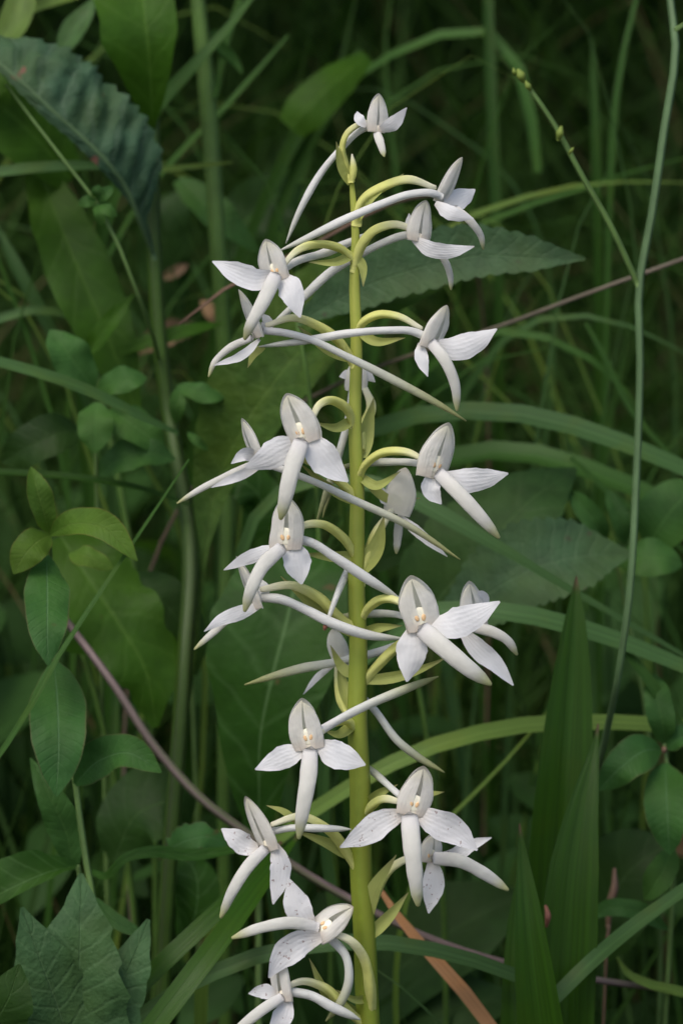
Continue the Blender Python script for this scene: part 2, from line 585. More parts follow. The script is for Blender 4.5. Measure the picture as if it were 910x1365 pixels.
#STUFF_BEGIN
# ------------------------------------------------------------------ meadow masses
def blades_mass(name, label, n, place, hgt, wid, mat, seg=7, seed=3, dryp=0.05, cat='grass', lean=(0.15, 0.9)):
    r = random.Random(seed)
    vs, fs, tone, dry = [], [], [], []
    for _ in range(n):
        x, y = place(r)
        h = r.uniform(*hgt) * (0.6 + 0.4 * r.random())
        w_ = r.uniform(*wid)
        az = r.uniform(0, 6.283)
        ln = r.uniform(*lean) * h
        dx, dy = math.cos(az), math.sin(az)
        if y + dy * ln < 0.17:
            dy = abs(dy)
        fa = r.uniform(0, 3.14)
        sx, sy = math.cos(fa), math.sin(fa)
        droop = r.uniform(0.0, 0.45) * ln / h * 1.4
        b = len(vs)
        tn, dr = r.random(), (r.uniform(.5, 1) if r.random() < dryp else 0.0)
        tw = r.uniform(-1.5, 1.5)
        for i in range(seg + 1):
            t_ = i / seg
            px = x + dx * ln * t_ ** 1.8
            py = y + dy * ln * t_ ** 1.8
            pz = h * (t_ - droop * t_ ** 3)
            hw = 0.5 * w_ * min(1, .55 + t_ * 1.5) * (1 - t_ ** 2.2) + 0.00008
            ca, sa = math.cos(tw * t_), math.sin(tw * t_)
            qx, qy = sx * ca - sy * sa, sx * sa + sy * ca
            vs.append((px - qx * hw, py - qy * hw, pz))
            vs.append((px + qx * hw, py + qy * hw, pz))
            tone += [tn, tn]
            dry += [dr, dr]
        for i in range(seg):
            fs.append((b + 2 * i, b + 2 * i + 1, b + 2 * i + 3, b + 2 * i + 2))
    return finish_mass(name, label, cat, vs, fs, tone, dry, mat)


def finish_mass(name, label, cat, vs, fs, tone, dry, mat):
    me = bpy.data.meshes.new(name)
    me.from_pydata(vs, [], fs)
    for nm, arr in (('tone', tone), ('dry', dry)):
        at = me.attributes.new(nm, 'FLOAT', 'POINT')
        at.data.foreach_set('value', arr)
    me.polygons.foreach_set('use_smooth', [True] * len(me.polygons))
    me.materials.append(mat)
    ob = bpy.data.objects.new(name, me)
    COL.objects.link(ob)
    tag(ob, label, cat, None, 'stuff')
    return ob


def zone(y0, y1, half0, half1, pw=1.0):
    def f(r):
        y = y0 + (y1 - y0) * r.random() ** pw
        k = (y - y0) / (y1 - y0)
        hw = half0 + (half1 - half0) * k
        return r.uniform(-hw, hw), y
    return f


blades_mass('meadow_grass', 'dense dark meadow grass filling the shade behind the orchid', 3400, zone(0.45, 2.2, 0.34, 0.8), (0.34, 0.62), (0.0012, 0.0036), M['meadow'], 8, 5, lean=(0.3, 1.25))
blades_mass('distant_grass', 'far meadow grass standing as a dark wall', 5200, zone(2.0, 6.0, 0.9, 2.0), (0.45, 0.85), (0.003, 0.007), M['meadow'], 6, 6, 0.04, lean=(0.1, 0.6))
blades_mass('fine_grass', 'thin grass blades growing low between the leaves', 1500, zone(0.10, 0.6, 0.2, 0.36), (0.14, 0.30), (0.0012, 0.0032), M['meadow'], 7, 8)


M['meadow_lit'] = stuff_mat('lit_meadow_blades', (0.020, 0.052, 0.007), (0.050, 0.108, 0.022), (0.13, 0.10, 0.05))  # lighter greens paint these thin blades as lit against the dark mass
blades_mass('wispy_grass', 'fine thread-like grass tangled behind the orchid', 1700, zone(0.26, 0.95, 0.24, 0.42), (0.26, 0.52), (0.0005, 0.0014), M['meadow_lit'], 9, 15, 0.06, lean=(0.4, 1.5))


def leaves_mass(name, label, n, place, zr, size, mat, seed, cat='undergrowth', asp=(0.38, 0.6), stalks=True):
    r = random.Random(seed)
    vs, fs, tone, dry = [], [], [], []
    for _ in range(n):
        x, y = place(r)
        z = r.uniform(*zr)
        L = r.uniform(*size)
        wd = L * r.uniform(*asp)
        az = r.uniform(0, 6.283)
        el = r.uniform(-0.9, 0.5)
        t_ = Vector((math.cos(az) * math.cos(el), math.sin(az) * math.cos(el), math.sin(el)))
        up = Vector((r.uniform(-.6, .6), r.uniform(-1.0, .3), 1))
        sd = t_.cross(up).normalized()
        nn = sd.cross(t_)
        b = len(vs)
        tn, dr = r.random(), (1.0 if r.random() < 0.004 else 0.0)
        dro = r.uniform(0, .35)
        p0 = Vector((x, y, z))
        for i in range(7):
            v = i / 6
            hw = wd * 0.5 * (math.sin(math.pi * min(1, v * 0.96 + 0.03)) ** 0.75)
            c = p0 + t_ * (L * v) - nn * (dro * L * v * v)
            for q in (-1, -.5, 0, .5, 1):
                vs.append(tuple(c + sd * (hw * q) + nn * (abs(q) * hw * 0.25)))
                tone.append(tn)
                dry.append(dr)
        for i in range(6):
            for j in range(4):
                a = b + i * 5 + j
                fs.append((a, a + 1, a + 6, a + 5))
        if not stalks:
            continue
        # its stalk down to the ground
        b = len(vs)
        q0 = Vector((x - t_.x * L * .5, y - t_.y * L * .5 + .005, -0.004))
        for i in range(5):
            v = i / 4
            c = q0.lerp(p0, v) + Vector((0, 0, 0.02 * math.sin(v * 3.14)))
            for k in range(3):
                a = 2.094 * k
                vs.append((c.x + .0006 * math.cos(a), c.y + .0006 * math.sin(a), c.z))
                tone.append(tn)
                dry.append(dr)
        for i in range(4):
            for k in range(3):
                fs.append((b + 3 * i + k, b + 3 * i + (k + 1) % 3, b + 3 * i + 3 + (k + 1) % 3, b + 3 * i + 3 + k))
    return finish_mass(name, label, cat, vs, fs, tone, dry, mat)


leaves_mass('undergrowth', 'mixed low leaves crowding the ground behind the orchid', 520, zone(0.19, 0.62, 0.20, 0.30), (0.03, 0.23), (0.022, 0.055), M['cover'], 21)
leaves_mass('ground_cover', 'small leaves close to the soil under the orchid', 420, zone(0.08, 0.40, 0.16, 0.22), (0.02, 0.17), (0.014, 0.036), M['cover'], 22)
# tree added out of view; its crown darkens the grass behind the orchid
tb = Vector((1.9, 3.4, -0.01))
tree = thing('added_shade_tree', 'added unseen tree with a low crown to shade the meadow behind the orchid', 'tree', tb)
tg = G()
tg.tube([tb, tb + Vector((-.05, 0, .6)), tb + Vector((-.15, -.1, 1.3)), tb + Vector((-.3, -.2, 2.4))], [60, 48, 44, 24], 16, 12)
for ex, ey, ez in ((-3.4, -2.2, 1.5), (-1.6, -2.6, 1.45), (-3.2, -.6, 1.6), (.3, -2.4, 1.5), (-1.2, .8, 1.8)):
    tg.tube([tb + Vector((-.15, -.1, 1.1)), tb + Vector((ex * .5, ey * .5, 1.55)), tb + Vector((ex, ey, ez))], [22, 14, 5], 14, 8)
tg.build('trunk', M['dry_grey'], tree, tb)
cr = leaves_mass('crown', None, 5200, zone(0.42, 4.6, 2.2, 3.0), (0.95, 2.0), (0.10, 0.20), M['cover'], 31, None, (0.4, 0.62), False)
cr.parent = tree
cr.location = -tb
hb = Vector((-0.6, 2.0, -0.01))  # bush added above the frame to keep light off the background grass
hedge = thing('added_shade_bush', 'added unseen bush arching over the grass to shade it behind the orchid', 'bush', hb)
tg = G()
for k in range(9):
    a_ = k * .7
    tg.tube([hb + Vector((.05 * math.cos(a_), .05 * math.sin(a_), 0)), hb + Vector((.3 * math.cos(a_), .2 * math.sin(a_), .5)), hb + Vector((1.6 * math.cos(a_), .8 * math.sin(a_), .9))], [8, 6, 2], 12, 6)
tg.build('stem', M['dry_grey'], hedge, hb)
cr = leaves_mass('crown', None, 3600, zone(0.85, 3.2, 1.6, 2.4), (0.52, 1.1), (0.07, 0.13), M['cover'], 33, None, (0.4, 0.62), False)
cr.parent = hedge
cr.location = -hb
#STUFF_END

# ------------------------------------------------------------------ the orchid
def d0(y):
    return (y - 682.5) * PX * 1000 * 0.10     # gentle lean: mm


def OP(pts, d=0.0):
    """orchid points: pixel x, y and mm relative to the plant"""
    return [(p[0], p[1], d0(p[1]) + d + (p[2] if len(p) > 2 else 0)) for p in pts]


STEM = [(467, 236), (471, 270), (474, 310), (474, 380), (475, 450), (475, 560), (476, 660), (476, 770), (477, 860), (478, 950), (480, 1060), (482, 1160), (486, 1250), (490, 1340), (494, 1420)]
STEM_W = [6, 9, 11, 15, 17, 19, 21, 24, 25.5, 27, 29, 31, 32, 34, 36]
base_w = down(OP([(494, 1420)])[0], 0.004, 0.01)
orchid = thing('butterfly_orchid', 'tall white butterfly orchid spike with spurred flowers on a yellow green stem', 'orchid', base_w)
sg = G()
sg.tube(OP([(x + .9 * math.sin(y * .031) + .5 * math.sin(y * .11), y) for x, y in STEM]) + [base_w + Vector((0, 0, .08)), base_w], [q * (.94 + .03 * math.sin(7.1 * k)) for k, q in enumerate(STEM_W)] + [38, 40], 140, 21, 1.0, rib=0.075, twist=2.5)
sg.build('stem', M['orchid_stem'], orchid, base_w)

SEP_W = [0.34, 0.62, 0.88, 1.0, 0.98, 0.86, 0.66, 0.36, 0.06]
LIP_W = [0.85, 0.95, 1.0, 0.97, 0.92, 0.86, 0.78, 0.62, 0.22]
SPUR_W = [0.95, 0.9, 0.88, 0.9, 0.98, 1.0, 0.9, 0.66, 0.15]
OVA_W = [1.15, 0.90, 1.0, 1.05, 1.0, 0.95, 0.85, 0.7, 0.55]
BR_W = [0.55, 0.85, 1.0, 0.98, 0.88, 0.72, 0.52, 0.28, 0.04]


def mul(L, k):
    return [x * k for x in L]


FN = [0]


def flower(d=0.0, hood=None, sep=(), lip=None, ovary=None, spur=None, bract=None, pol=True, freck=False, label=None, spurmat='spur'):
    FN[0] += 1
    rr = random.Random(100 + FN[0])

    def wander(pts, k):
        return [pts[0]] + [(p[0] + rr.uniform(-k, k), p[1] + rr.uniform(-k, k)) + tuple(p[2:]) for p in pts[1:-1]] + [pts[-1]]
    hm = M['hood_freckled' if freck else 'hood']
    sm = M['sepal_freckled' if freck else 'sepal']
    (bx, by), (tx, ty), hw, (fx, fy, fz) = hood
    B = V(OP([(bx, by, 0)], d)[0])
    Tp = V(OP([(tx, ty, 0)], d)[0])
    ax = Tp - B
    H = ax.length
    a = ax / H
    f = RGT * fx + UPV * fy - FWD * fz
    f = (f - a * f.dot(a)).normalized()
    s = a.cross(f).normalized()
    wd = hw * pxs(B) * 0.53
    # flower body: the short column at the throat
    c = B + a * (H * 0.10) + f * (wd * 0.05)
    g = G()
    g.ball(c, s * (wd * 0.42), f * (wd * 0.16), a * (H * 0.11), 10, 8)
    fl = g.build('flower', M['column'], orchid, B)
    if label:
        fl['label'] = label
    # dorsal sepal: a hollow shell open towards f
    def shell(th0, th1, r_of, z0, z1, depth, hook, pinch, inset):
        rows, uvs = [], []
        for i in range(13):
            t_ = 1 - (1 - i / 12) ** 1.7
            z = z0 + (z1 - z0) * t_
            row, uv = [], []
            for j in range(11):
                q = j / 10
                th = th0 + (th1 - th0) * q
                k = 1 - pinch * t_ ** 2
                r_ = r_of(t_) * inset
                wob = 1 + 0.14 * mnoise.noise(Vector((q * 2.5, t_ * 2.5, FN[0] * 3.7)))
                row.append(B + a * (H * z) + s * (math.sin(th * k) * r_ * wd * wob) - f * (math.cos(th * k) * r_ * wd * depth * wob) + f * (hook * wd * t_ ** 2.2) + s * (wd * 0.10 * math.sin(t_ * 3 + FN[0])))
                uv.append((q, t_))
            rows.append(row)
            uvs.append(uv)
        g = G()
        g.grid(rows, uvs)
        return g
    prof = lambda t_: max(0.03, (0.78 + 0.58 * t_ - 0.55 * t_ * t_) * (1 - t_ ** 3.0) ** 0.62)
    shell(R(-98), R(98), prof, 0.0, 1.0, 0.32, 0.20, 0.10, 1.0).build('dorsal_sepal', hm, fl)
    for sg_ in (-1, 1):
        p2 = lambda t_: max(0.02, (0.78 + 0.55 * t_ - 0.52 * t_ * t_) * (1 - t_ ** 2.8) ** 0.66)
        shell(sg_ * R(84), sg_ * R(171 + rr.uniform(-5, 3)), p2, 0.02, 0.96 + rr.uniform(-.04, .02), 0.34, 0.19, -0.03, 0.985).build('petal', M['petal'], fl)
    if pol:
        for sg_ in (-1, 1):
            g = G()
            pc = B + a * (H * 0.25) + f * (wd * 0.275) + s * (sg_ * wd * 0.155)
            g.ball(pc, (s + a * (sg_ * -.35)) * (wd * rr.uniform(.08, .10)), f * (wd * 0.03), (a + s * (sg_ * .3)) * (wd * rr.uniform(.13, .17)), 8, 6)
            g.build('pollinium', M['pollen'], fl)
        g = G()
        g.ball(B + a * (H * 0.27) + f * (wd * 0.22), s * (wd * 0.40), f * (wd * 0.045), a * (wd * 0.44), 10, 6)
        g.build('anther', M['stigma'], fl)
    for sp in sep:
        pts, wpx = sp[0], sp[1]
        op = sp[2] if len(sp) > 2 else {}
        kw = dict(roll=rr.uniform(-.25, .25), cup=rr.uniform(-.22, .28), twist=rr.uniform(-.5, .5), wavy=(0.16, 1.4), rag=0.11, seed=FN[0] * 1.7)
        kw.update(op)
        g = G()
        g.ribbon(OP(pts, d), mul(SEP_W, wpx), 18, 6, thick=0.00035, **kw)
        g.build('sepal', sm, fl)
    if lip:
        g = G()
        g.tube(OP(wander(lip[0], 1.2), d), mul([x * rr.uniform(.93, 1.05) for x in LIP_W], lip[1] * .93), 24, 12, 0.42, rib=.04, twist=rr.uniform(-2, 2))
        g.build('lip', M['lip'], fl)
    if ovary:
        g = G()
        g.tube(OP(wander(ovary[0], 1.0)), mul([x * rr.uniform(.92, 1.06) for x in OVA_W], ovary[1] * .84), 26, 18, 0.9, rib=0.15, twist=rr.uniform(3.5, 6.5))
        g.build('ovary', M['ovary'], fl)
    if spur:
        g = G()
        g.tube(OP(wander(spur[0], 1.6)), mul([x * rr.uniform(.92, 1.06) for x in SPUR_W], spur[1] * .88), 36, 12, 0.8, rib=.05, twist=rr.uniform(-3, 3))
        g.build('spur', M[spurmat], fl)
    if bract:
        g = G()
        g.ribbon(OP(bract[0]), mul(BR_W, bract[1]), 16, 6, fold=0.25, cup=0.15, roll=rr.uniform(-.4, .4), thick=0.0003)
        g.build('bract', M['bract'], orchid)
    return fl


LF, RF, FR = (-1, .1, .35), (1, .05, .4), (-0.15, 0.0, 1)
# 1 top
flower(-4, ((500, 176), (505, 124), 30, (.25, -.1, 1)), [([(488, 168), (480, 160), (476, 148, 2)], 14), ([(505, 174), (524, 164, -2), (542, 143, -3)], 19)],
       ([(502, 176), (508, 190, -2), (512, 208, -3)], 13), ([(468, 243), (462, 222), (457, 196, -1), (464, 175, -2), (484, 163, -3), (498, 162, -4)], 10),
       ([(496, 166, -3), (478, 176, -1), (457, 198, 0), (435, 223, 1), (403, 275, 2), (381, 324, 3)], 11), ([(466, 245), (454, 222, -1), (448, 188, -2)], 13), pol=False, spurmat='spur_white')
# 2 upper right
flower(0, ((584, 270), (614, 208), 36, (.8, -.3, .55)), [([(592, 270), (614, 264, 2), (633, 252, 4)], 28), ([(580, 270, -3), (602, 284, -5), (631, 291, -5)], 20)],
       ([(606, 276), (628, 296, -1), (640, 314, 0), (644, 332, 1)], 12), ([(474, 300), (482, 270, -1), (512, 248, -2), (544, 240, -2), (580, 250, -1)], 15),
       ([(588, 262, -1), (572, 257, -3), (546, 259, -4), (509, 270, -5), (463, 290, -6), (398, 321, -4), (372, 334, -3)], 13), ([(474, 296), (494, 264, -2), (538, 231, -1)], 14), pol=False, spurmat='spur_white')
# 3 second right
flower(-2, ((556, 322), (567, 266), 36, (.3, -.1, 1)), [([(553, 312), (546, 300, 2), (545, 284, 3)], 14), ([(550, 318), (578, 333, -2), (606, 334, -3), (632, 328, -3)], 22)],
       ([(584, 334), (594, 352, 0), (601, 368, 1), (601, 386, 2)], 11), ([(472, 362), (480, 330, -1), (500, 306, -2), (526, 299, -2), (552, 305, -2)], 15),
       ([(558, 312, 0), (534, 314, 1), (510, 324, 2), (482, 339, 4), (444, 362, 5), (400, 400, 5), (350, 445, 5)], 13), ([(473, 340), (482, 352, -1), (484, 382, -2)], 13), pol=False, spurmat='spur_white')
# 4 upper left
flower(-8, ((373, 374), (354, 318), 42, (-.45, 0, 1)), [([(366, 366), (340, 372, -2), (312, 362, -2), (283, 348, -1)], 32), ([(376, 366), (388, 388, -3), (400, 423, -4)], 34)],
       ([(368, 366, -2), (350, 402, -6), (334, 434, -7), (326, 452, -6)], 22), ([(471, 345), (452, 330, -2), (420, 325, -4), (394, 335, -6), (376, 356, -7)], 13),
       ([(376, 358, -6), (400, 346, -3), (430, 338, 0), (463, 325, 4), (500, 308, 6)], 14), ([(472, 338), (446, 349, -3), (411, 349, -4)], 13), freck=False, spurmat='spur_white')
# 5 left, behind lip of 4
flower(-4, ((346, 450), (321, 384), 40, (-.9, 0, .3)), [([(346, 452), (322, 474, -2), (284, 487, -3)], 12), ([(350, 440), (356, 430), (350, 418)], 16)],
       ([(336, 450, 0), (306, 464, 2), (286, 484, 2), (278, 502, 2)], 11), ([(472, 487), (452, 456, -2), (424, 433, -4), (392, 424, -5), (355, 434, -4)], 14),
       ([(352, 440, -4), (378, 442, -5), (408, 450, -6), (463, 475, -6), (531, 510, -5), (589, 541, -4), (621, 561, -3)], 13), ([(470, 480), (436, 466, -2), (396, 434, -3)], 15), pol=False)
# 6 right
flower(-4, ((570, 464), (592, 405), 42, (.75, -.1, .7)), [([(578, 458), (604, 464, 0), (634, 455, 0), (662, 438, 0)], 34), ([(560, 456), (562, 478, -2), (570, 502, -3)], 18)],
       ([(574, 456, -1), (592, 478, -3), (606, 512, -3), (609, 547, -2)], 18), ([(475, 446), (484, 430, -2), (504, 420, -3), (530, 421, -3), (562, 438, -3)], 13),
       ([(566, 448, -4), (546, 442, -5), (521, 441, -6), (468, 443, -7), (405, 453, -5), (345, 462, -3)], 13), ([(476, 440), (500, 455, -2), (540, 450, -2)], 14), pol=False, spurmat='spur_white')
# 7 front left-centre
flower(-11, ((407, 592), (384, 523), 50, (-.2, 0, 1)), [([(402, 588, 0), (378, 598, 0), (354, 612, 0), (326, 624, 1)], 38), ([(412, 580), (428, 602, -1), (446, 624, -1), (464, 642, -1)], 44, {'asym': (.8, 1.1)})],
       ([(402, 588, -2), (390, 625, -5), (381, 660, -6), (374, 692, -5)], 27), ([(471, 568), (460, 544, -3), (440, 533, -6), (424, 542, -9), (414, 566, -10)], 14),
       ([(412, 576, -8), (436, 600, 2), (440, 640, 5), (430, 690, 6)], 10), ([(470, 560), (446, 570, -4), (420, 563, -6)], 15))
# 8 behind the stem, seen as petals both sides
flower(9, ((476, 520), (474, 478), 34, (.1, 0, -1)), [([(472, 510), (462, 500, 0), (452, 502, 0)], 16), ([(478, 510), (486, 500, 0), (500, 509, 0)], 16)],
       None, ([(478, 600), (486, 570, 5), (494, 540, 8), (484, 514, 9)], 17), ([(470, 520, 8), (464, 560, 6), (452, 600, 4), (436, 650, 3), (421, 698, 3)], 12), ([(482, 610), (488, 575, 3), (498, 530, 4)], 22), pol=False)
# 9 left
flower(-3, ((344, 612), (326, 556), 36, (-.9, 0, .45)), [([(344, 610), (326, 606, -2), (308, 618, -3)], 18), ([(344, 624), (320, 634, -3), (281, 650, -4)], 13)],
       ([(338, 618, 0), (306, 632, 1), (270, 650, 1), (236, 671, 2)], 11), ([(474, 664), (452, 642, -2), (424, 620, -4), (390, 606, -5), (348, 606, -3)], 14),
       ([(350, 616, -2), (380, 626, -5), (420, 644, -6), (467, 664, -6), (543, 699, -5), (613, 746, -4)], 12), ([(474, 670), (440, 650, -2), (400, 618, -3)], 14), pol=False)
# 10 right
flower(-7, ((574, 638), (595, 562), 50, (.45, -.1, 1)), [([(590, 634), (616, 640, 0), (646, 638, 0), (677, 631, 0)], 33), ([(576, 630), (574, 652, -1), (588, 672, -1)], 26)],
       ([(584, 630, -1), (610, 656, -4), (640, 688, -5), (665, 717, -4)], 22), ([(476, 640), (486, 620, -2), (510, 604, -4), (540, 602, -5), (576, 620, -6)], 13),
       ([(576, 622, -6), (552, 618, -3), (520, 616, 2), (484, 618, 6), (440, 626, 8)], 12), ([(477, 634), (500, 648, -2), (534, 628, -1)], 14))
# 11 turned away, right of the stem
flower(4, ((526, 684), (542, 624), 44, (.25, 0, -1)), [([(520, 672), (512, 662, 0), (510, 650, 0)], 16), ([(530, 686), (560, 712, -2), (596, 742, -2)], 14)],
       ([(532, 690, 2), (530, 712, 2), (528, 738, 2)], 13), ([(478, 780), (490, 740, 1), (504, 706, 2), (522, 680, 3)], 17), None, ([(478, 765), (502, 732, 0), (512, 688, -1)], 26), pol=False)
# 12 front left
flower(-9, ((382, 734), (380, 660), 50, (-.15, 0, 1)), [([(376, 730, 0), (352, 736, 0), (326, 746, 0), (298, 760, 1)], 19), ([(390, 724), (394, 750, -1), (402, 779, -1)], 44, {'asym': (1.0, .75)})],
       ([(376, 730, -2), (350, 756, -5), (334, 786, -6), (326, 815, -5)], 22), ([(473, 742), (456, 716, -3), (430, 699, -6), (402, 702, -8), (386, 718, -8)], 14),
       ([(394, 718, -8), (416, 724, -8), (444, 740, -8), (493, 773, -7), (534, 799, -5)], 16), ([(474, 742), (440, 742, -3), (404, 738, -4)], 16), spurmat='spur_white')
# 13 lower left
flower(-4, ((344, 812), (318, 740), 34, (-.9, 0, .4)), [([(348, 806), (322, 816, -2), (296, 826, -3), (272, 842, -3)], 20), ([(344, 800), (352, 786, 1), (348, 772, 2)], 16)],
       ([(336, 812, 0), (310, 822, 2), (284, 844, 2), (259, 866, 2)], 12), ([(478, 842), (452, 824, -2), (424, 796, -4), (390, 781, -5), (348, 786, -4)], 16),
       ([(348, 796, -3), (376, 800, -5), (408, 812, -6), (442, 830, -7), (490, 846, -6), (540, 852, -4)], 16), ([(474, 846), (440, 822, -1), (392, 784, -2), (374, 768, -2)], 20), pol=False, spurmat='spur_white')
# 14 right front
flower(-10, ((562, 842), (549, 766), 56, (.15, -.05, 1)), [([(550, 836), (548, 868, -1), (542, 909, -1)], 42), ([(568, 830), (600, 832, -2), (634, 820, -2), (666, 802, -2)], 40)],
       ([(562, 838, -2), (590, 862, -5), (622, 890, -6), (654, 913, -5)], 28), ([(476, 836), (490, 810, -2), (512, 799, -5), (538, 806, -8), (554, 824, -9)], 14),
       ([(548, 824, -8), (528, 820, -2), (505, 819, 4), (470, 821, 8), (430, 826, 9)], 12), ([(478, 850), (500, 838, -2), (536, 834, -3)], 16))
# 15 right behind 14
flower(4, ((634, 838), (624, 774), 42, (.5, 0, .9)), [([(614, 838), (634, 862, -1), (660, 886, -1), (684, 914, -1)], 27), ([(632, 790), (644, 796, 1), (648, 812, 2)], 14)],
       ([(630, 836, 0), (656, 842, -1), (676, 854, -1), (689, 873, 0)], 16), ([(480, 912), (500, 890, 0), (530, 862, 1), (580, 840, 3), (622, 832, 4)], 15),
       ([(540, 858, 6), (500, 870, 6), (462, 880, 6), (400, 891, 4), (326, 913, 3)], 14), ([(482, 908), (530, 902, 0), (566, 890, 0), (596, 876, 0)], 16), pol=False)
# 16 front, lower left
flower(-11, ((414, 1000), (402, 930), 48, (-.1, 0, 1)), [([(408, 1000), (388, 1006, 0), (364, 1016, 0), (340, 1026, 0)], 31), ([(424, 992), (444, 1004, -1), (464, 1012, -1), (487, 1020, -1)], 38)],
       ([(414, 1000, -2), (411, 1040, -5), (404, 1082, -6), (398, 1118, -5)], 25), ([(476, 976), (462, 962, -3), (444, 964, -6), (426, 978, -9)], 14),
       ([(430, 972, -8), (452, 960, -8), (488, 941, -9), (538, 918, -8), (584, 902, -6)], 15), ([(474, 965), (450, 980, -3), (432, 974, -5)], 15), freck=False)
# 17 hidden behind the stem
flower(9, ((452, 878), (446, 838), 30, (-.4, 0, -1)), [([(446, 886), (426, 900, 0), (404, 926, 0)], 9), ([(452, 872), (462, 880, 0), (466, 892, 0)], 14)],
       None, ([(468, 960), (456, 930, 5), (452, 900, 8), (450, 870, 9)], 16), ([(478, 925, 8), (495, 942, 6), (534, 992, 4), (557, 1010, 4), (592, 1030, 4)], 13), ([(470, 950), (456, 912, 4), (450, 876, 5)], 18), pol=False)
# 18 right front, lower
flower(-10, ((548, 1088), (562, 1020), 48, (.1, 0, 1)), [([(538, 1084), (514, 1094, 0), (486, 1112, 0), (453, 1130, 0)], 36), ([(554, 1084), (580, 1096, -1), (608, 1110, -1), (636, 1134, -1)], 40)],
       ([(546, 1088, -2), (549, 1126, -5), (554, 1168, -6), (557, 1208, -5)], 27), ([(482, 1092), (496, 1074, -3), (514, 1066, -6), (536, 1070, -8)], 14),
       ([(538, 1066, -8), (520, 1050, -4), (496, 1030, 3), (470, 1008, 8)], 11), ([(484, 1078), (508, 1056, -2), (530, 1046, -3)], 16), freck=True)
# 19 right behind 18
flower(2, ((570, 1150), (576, 1110), 36, (.5, 0, .9)), [([(580, 1142), (604, 1140, 0), (630, 1126, 0), (655, 1117, 0)], 20), ([(576, 1146), (578, 1176, -1), (571, 1218, -1)], 30)],
       ([(578, 1144, -1), (612, 1148, -3), (644, 1164, -3), (677, 1187, -2)], 21), ([(486, 1250), (498, 1200, 0), (520, 1160, 1), (560, 1136, 2)], 16),
       None, ([(488, 1252), (520, 1220, 0), (544, 1190, 0)], 18), freck=True)
# 20 lower left
flower(-5, ((360, 1136), (330, 1060), 34, (-.6, 0, .8)), [([(344, 1130), (330, 1128, 1), (314, 1118, 1), (295, 1105, 2)], 30), ([(366, 1126), (374, 1152, -1), (364, 1206, -2)], 29)],
       ([(354, 1132, -1), (332, 1154, -3), (310, 1186, -4), (294, 1224, -3)], 19), ([(480, 1170), (466, 1142, -1), (438, 1106, -4), (400, 1088, -5), (362, 1100, -5)], 15),
       ([(364, 1108, -4), (388, 1105, -5), (420, 1104, -6), (468, 1106, -7)], 12), ([(474, 1145), (436, 1124, -2), (394, 1108, -2)], 17), freck=True, pol=False, spurmat='spur_white')
# 21 lower, pointing right
flower(-8, ((420, 1244), (473, 1212), 44, (-.2, .5, 1)), [([(416, 1236), (400, 1216, 0), (385, 1172, 1)], 36), ([(428, 1250, -2), (398, 1258, -3), (376, 1276, -3), (358, 1304, -3)], 38)],
       ([(424, 1238, -1), (390, 1232, -3), (350, 1236, -4), (309, 1251, -3)], 19), ([(494, 1370), (494, 1320, -3), (484, 1274, -6), (464, 1252, -8), (438, 1244, -8)], 17),
       ([(440, 1250, -6), (460, 1276, -7), (464, 1310, -7), (452, 1340, -6), (434, 1362, -5)], 15), ([(492, 1330), (470, 1332, -4), (448, 1320, -4)], 12), freck=True)
# 22 lowest left
flower(-9, ((378, 1336), (371, 1262), 34, (-.5, 0, .8)), [([(370, 1326), (352, 1322, 0), (331, 1325, 0)], 20), ([(384, 1330), (378, 1352, -1), (356, 1390, -2)], 27)],
       ([(376, 1330, -1), (352, 1346, -3), (322, 1368, -3), (300, 1388, -2)], 17), ([(490, 1372), (462, 1346, -3), (430, 1316, -6), (400, 1308, -8), (380, 1316, -9)], 15),
       ([(386, 1322, -8), (414, 1328, -8), (442, 1342, -8), (480, 1360, -7)], 16), ([(476, 1350), (440, 1330, -3), (412, 1278, -4)], 17), freck=True, pol=False, spurmat='spur_white')
# small closed buds and shrivelled spur along the stem
def orchid_part(name, mat, pts, wid, tube=False, **kw):
    g = G()
    if tube:
        g.tube(OP(pts), wid, 16, 8)
    else:
        g.ribbon(OP(pts), wid, 14, 6, thick=0.0003, **kw)
    return g.build(name, M[mat], orchid)


orchid_part('bud', 'ovary', [(469, 243, -1), (471, 224, -1), (469, 205, -1)], [5, 9, 10, 7, 2], True)
orchid_part('withered_spur', 'spur_white', [(463, 762, 4), (448, 796, -5), (433, 838, -7)], [10, 10, 9, 7, 4], True)
orchid_part('withered_tip', 'bud_red', [(434, 834, -7), (432, 840, -7)], [7, 6, 3], True)
orchid_part('bract', 'bract', [(486, 640, 3), (520, 666, 4), (560, 664, 4)], mul(BR_W, 13))
orchid_part('bract', 'bract', [(398, 1098, -4), (378, 1082, -4), (355, 1074, -3)], mul(BR_W, 10))
orchid_part('bract', 'bract', [(556, 1060, 2), (578, 1058, 2), (592, 1056, 2)], mul(BR_W, 9))
orchid_part('bract', 'bract', [(352, 462, -2), (340, 470, -2), (330, 490, -2)], mul(BR_W, 11))
orchid_part('bract', 'bract', [(484, 1235), (496, 1190, -2), (528, 1140, -3)], mul(BR_W, 22))
orchid_part('bract', 'bract', [(480, 900), (456, 890, 4), (440, 860, 4)], mul(BR_W, 16))
#PLANTS
# ------------------------------------------------------------------ plants round the orchid
OVATE = [0.12, 0.56, 0.84, 0.97, 1.0, 0.95, 0.80, 0.52, 0.05]
LANCE = [0.30, 0.62, 0.88, 1.0, 0.95, 0.80, 0.60, 0.34, 0.03]
BLADE = [0.75, 0.92, 1.0, 1.0, 0.97, 0.90, 0.76, 0.50, 0.06]
LONG = [1, 1, 1, 1, 1, 1, 1, 0.96, 0.9]


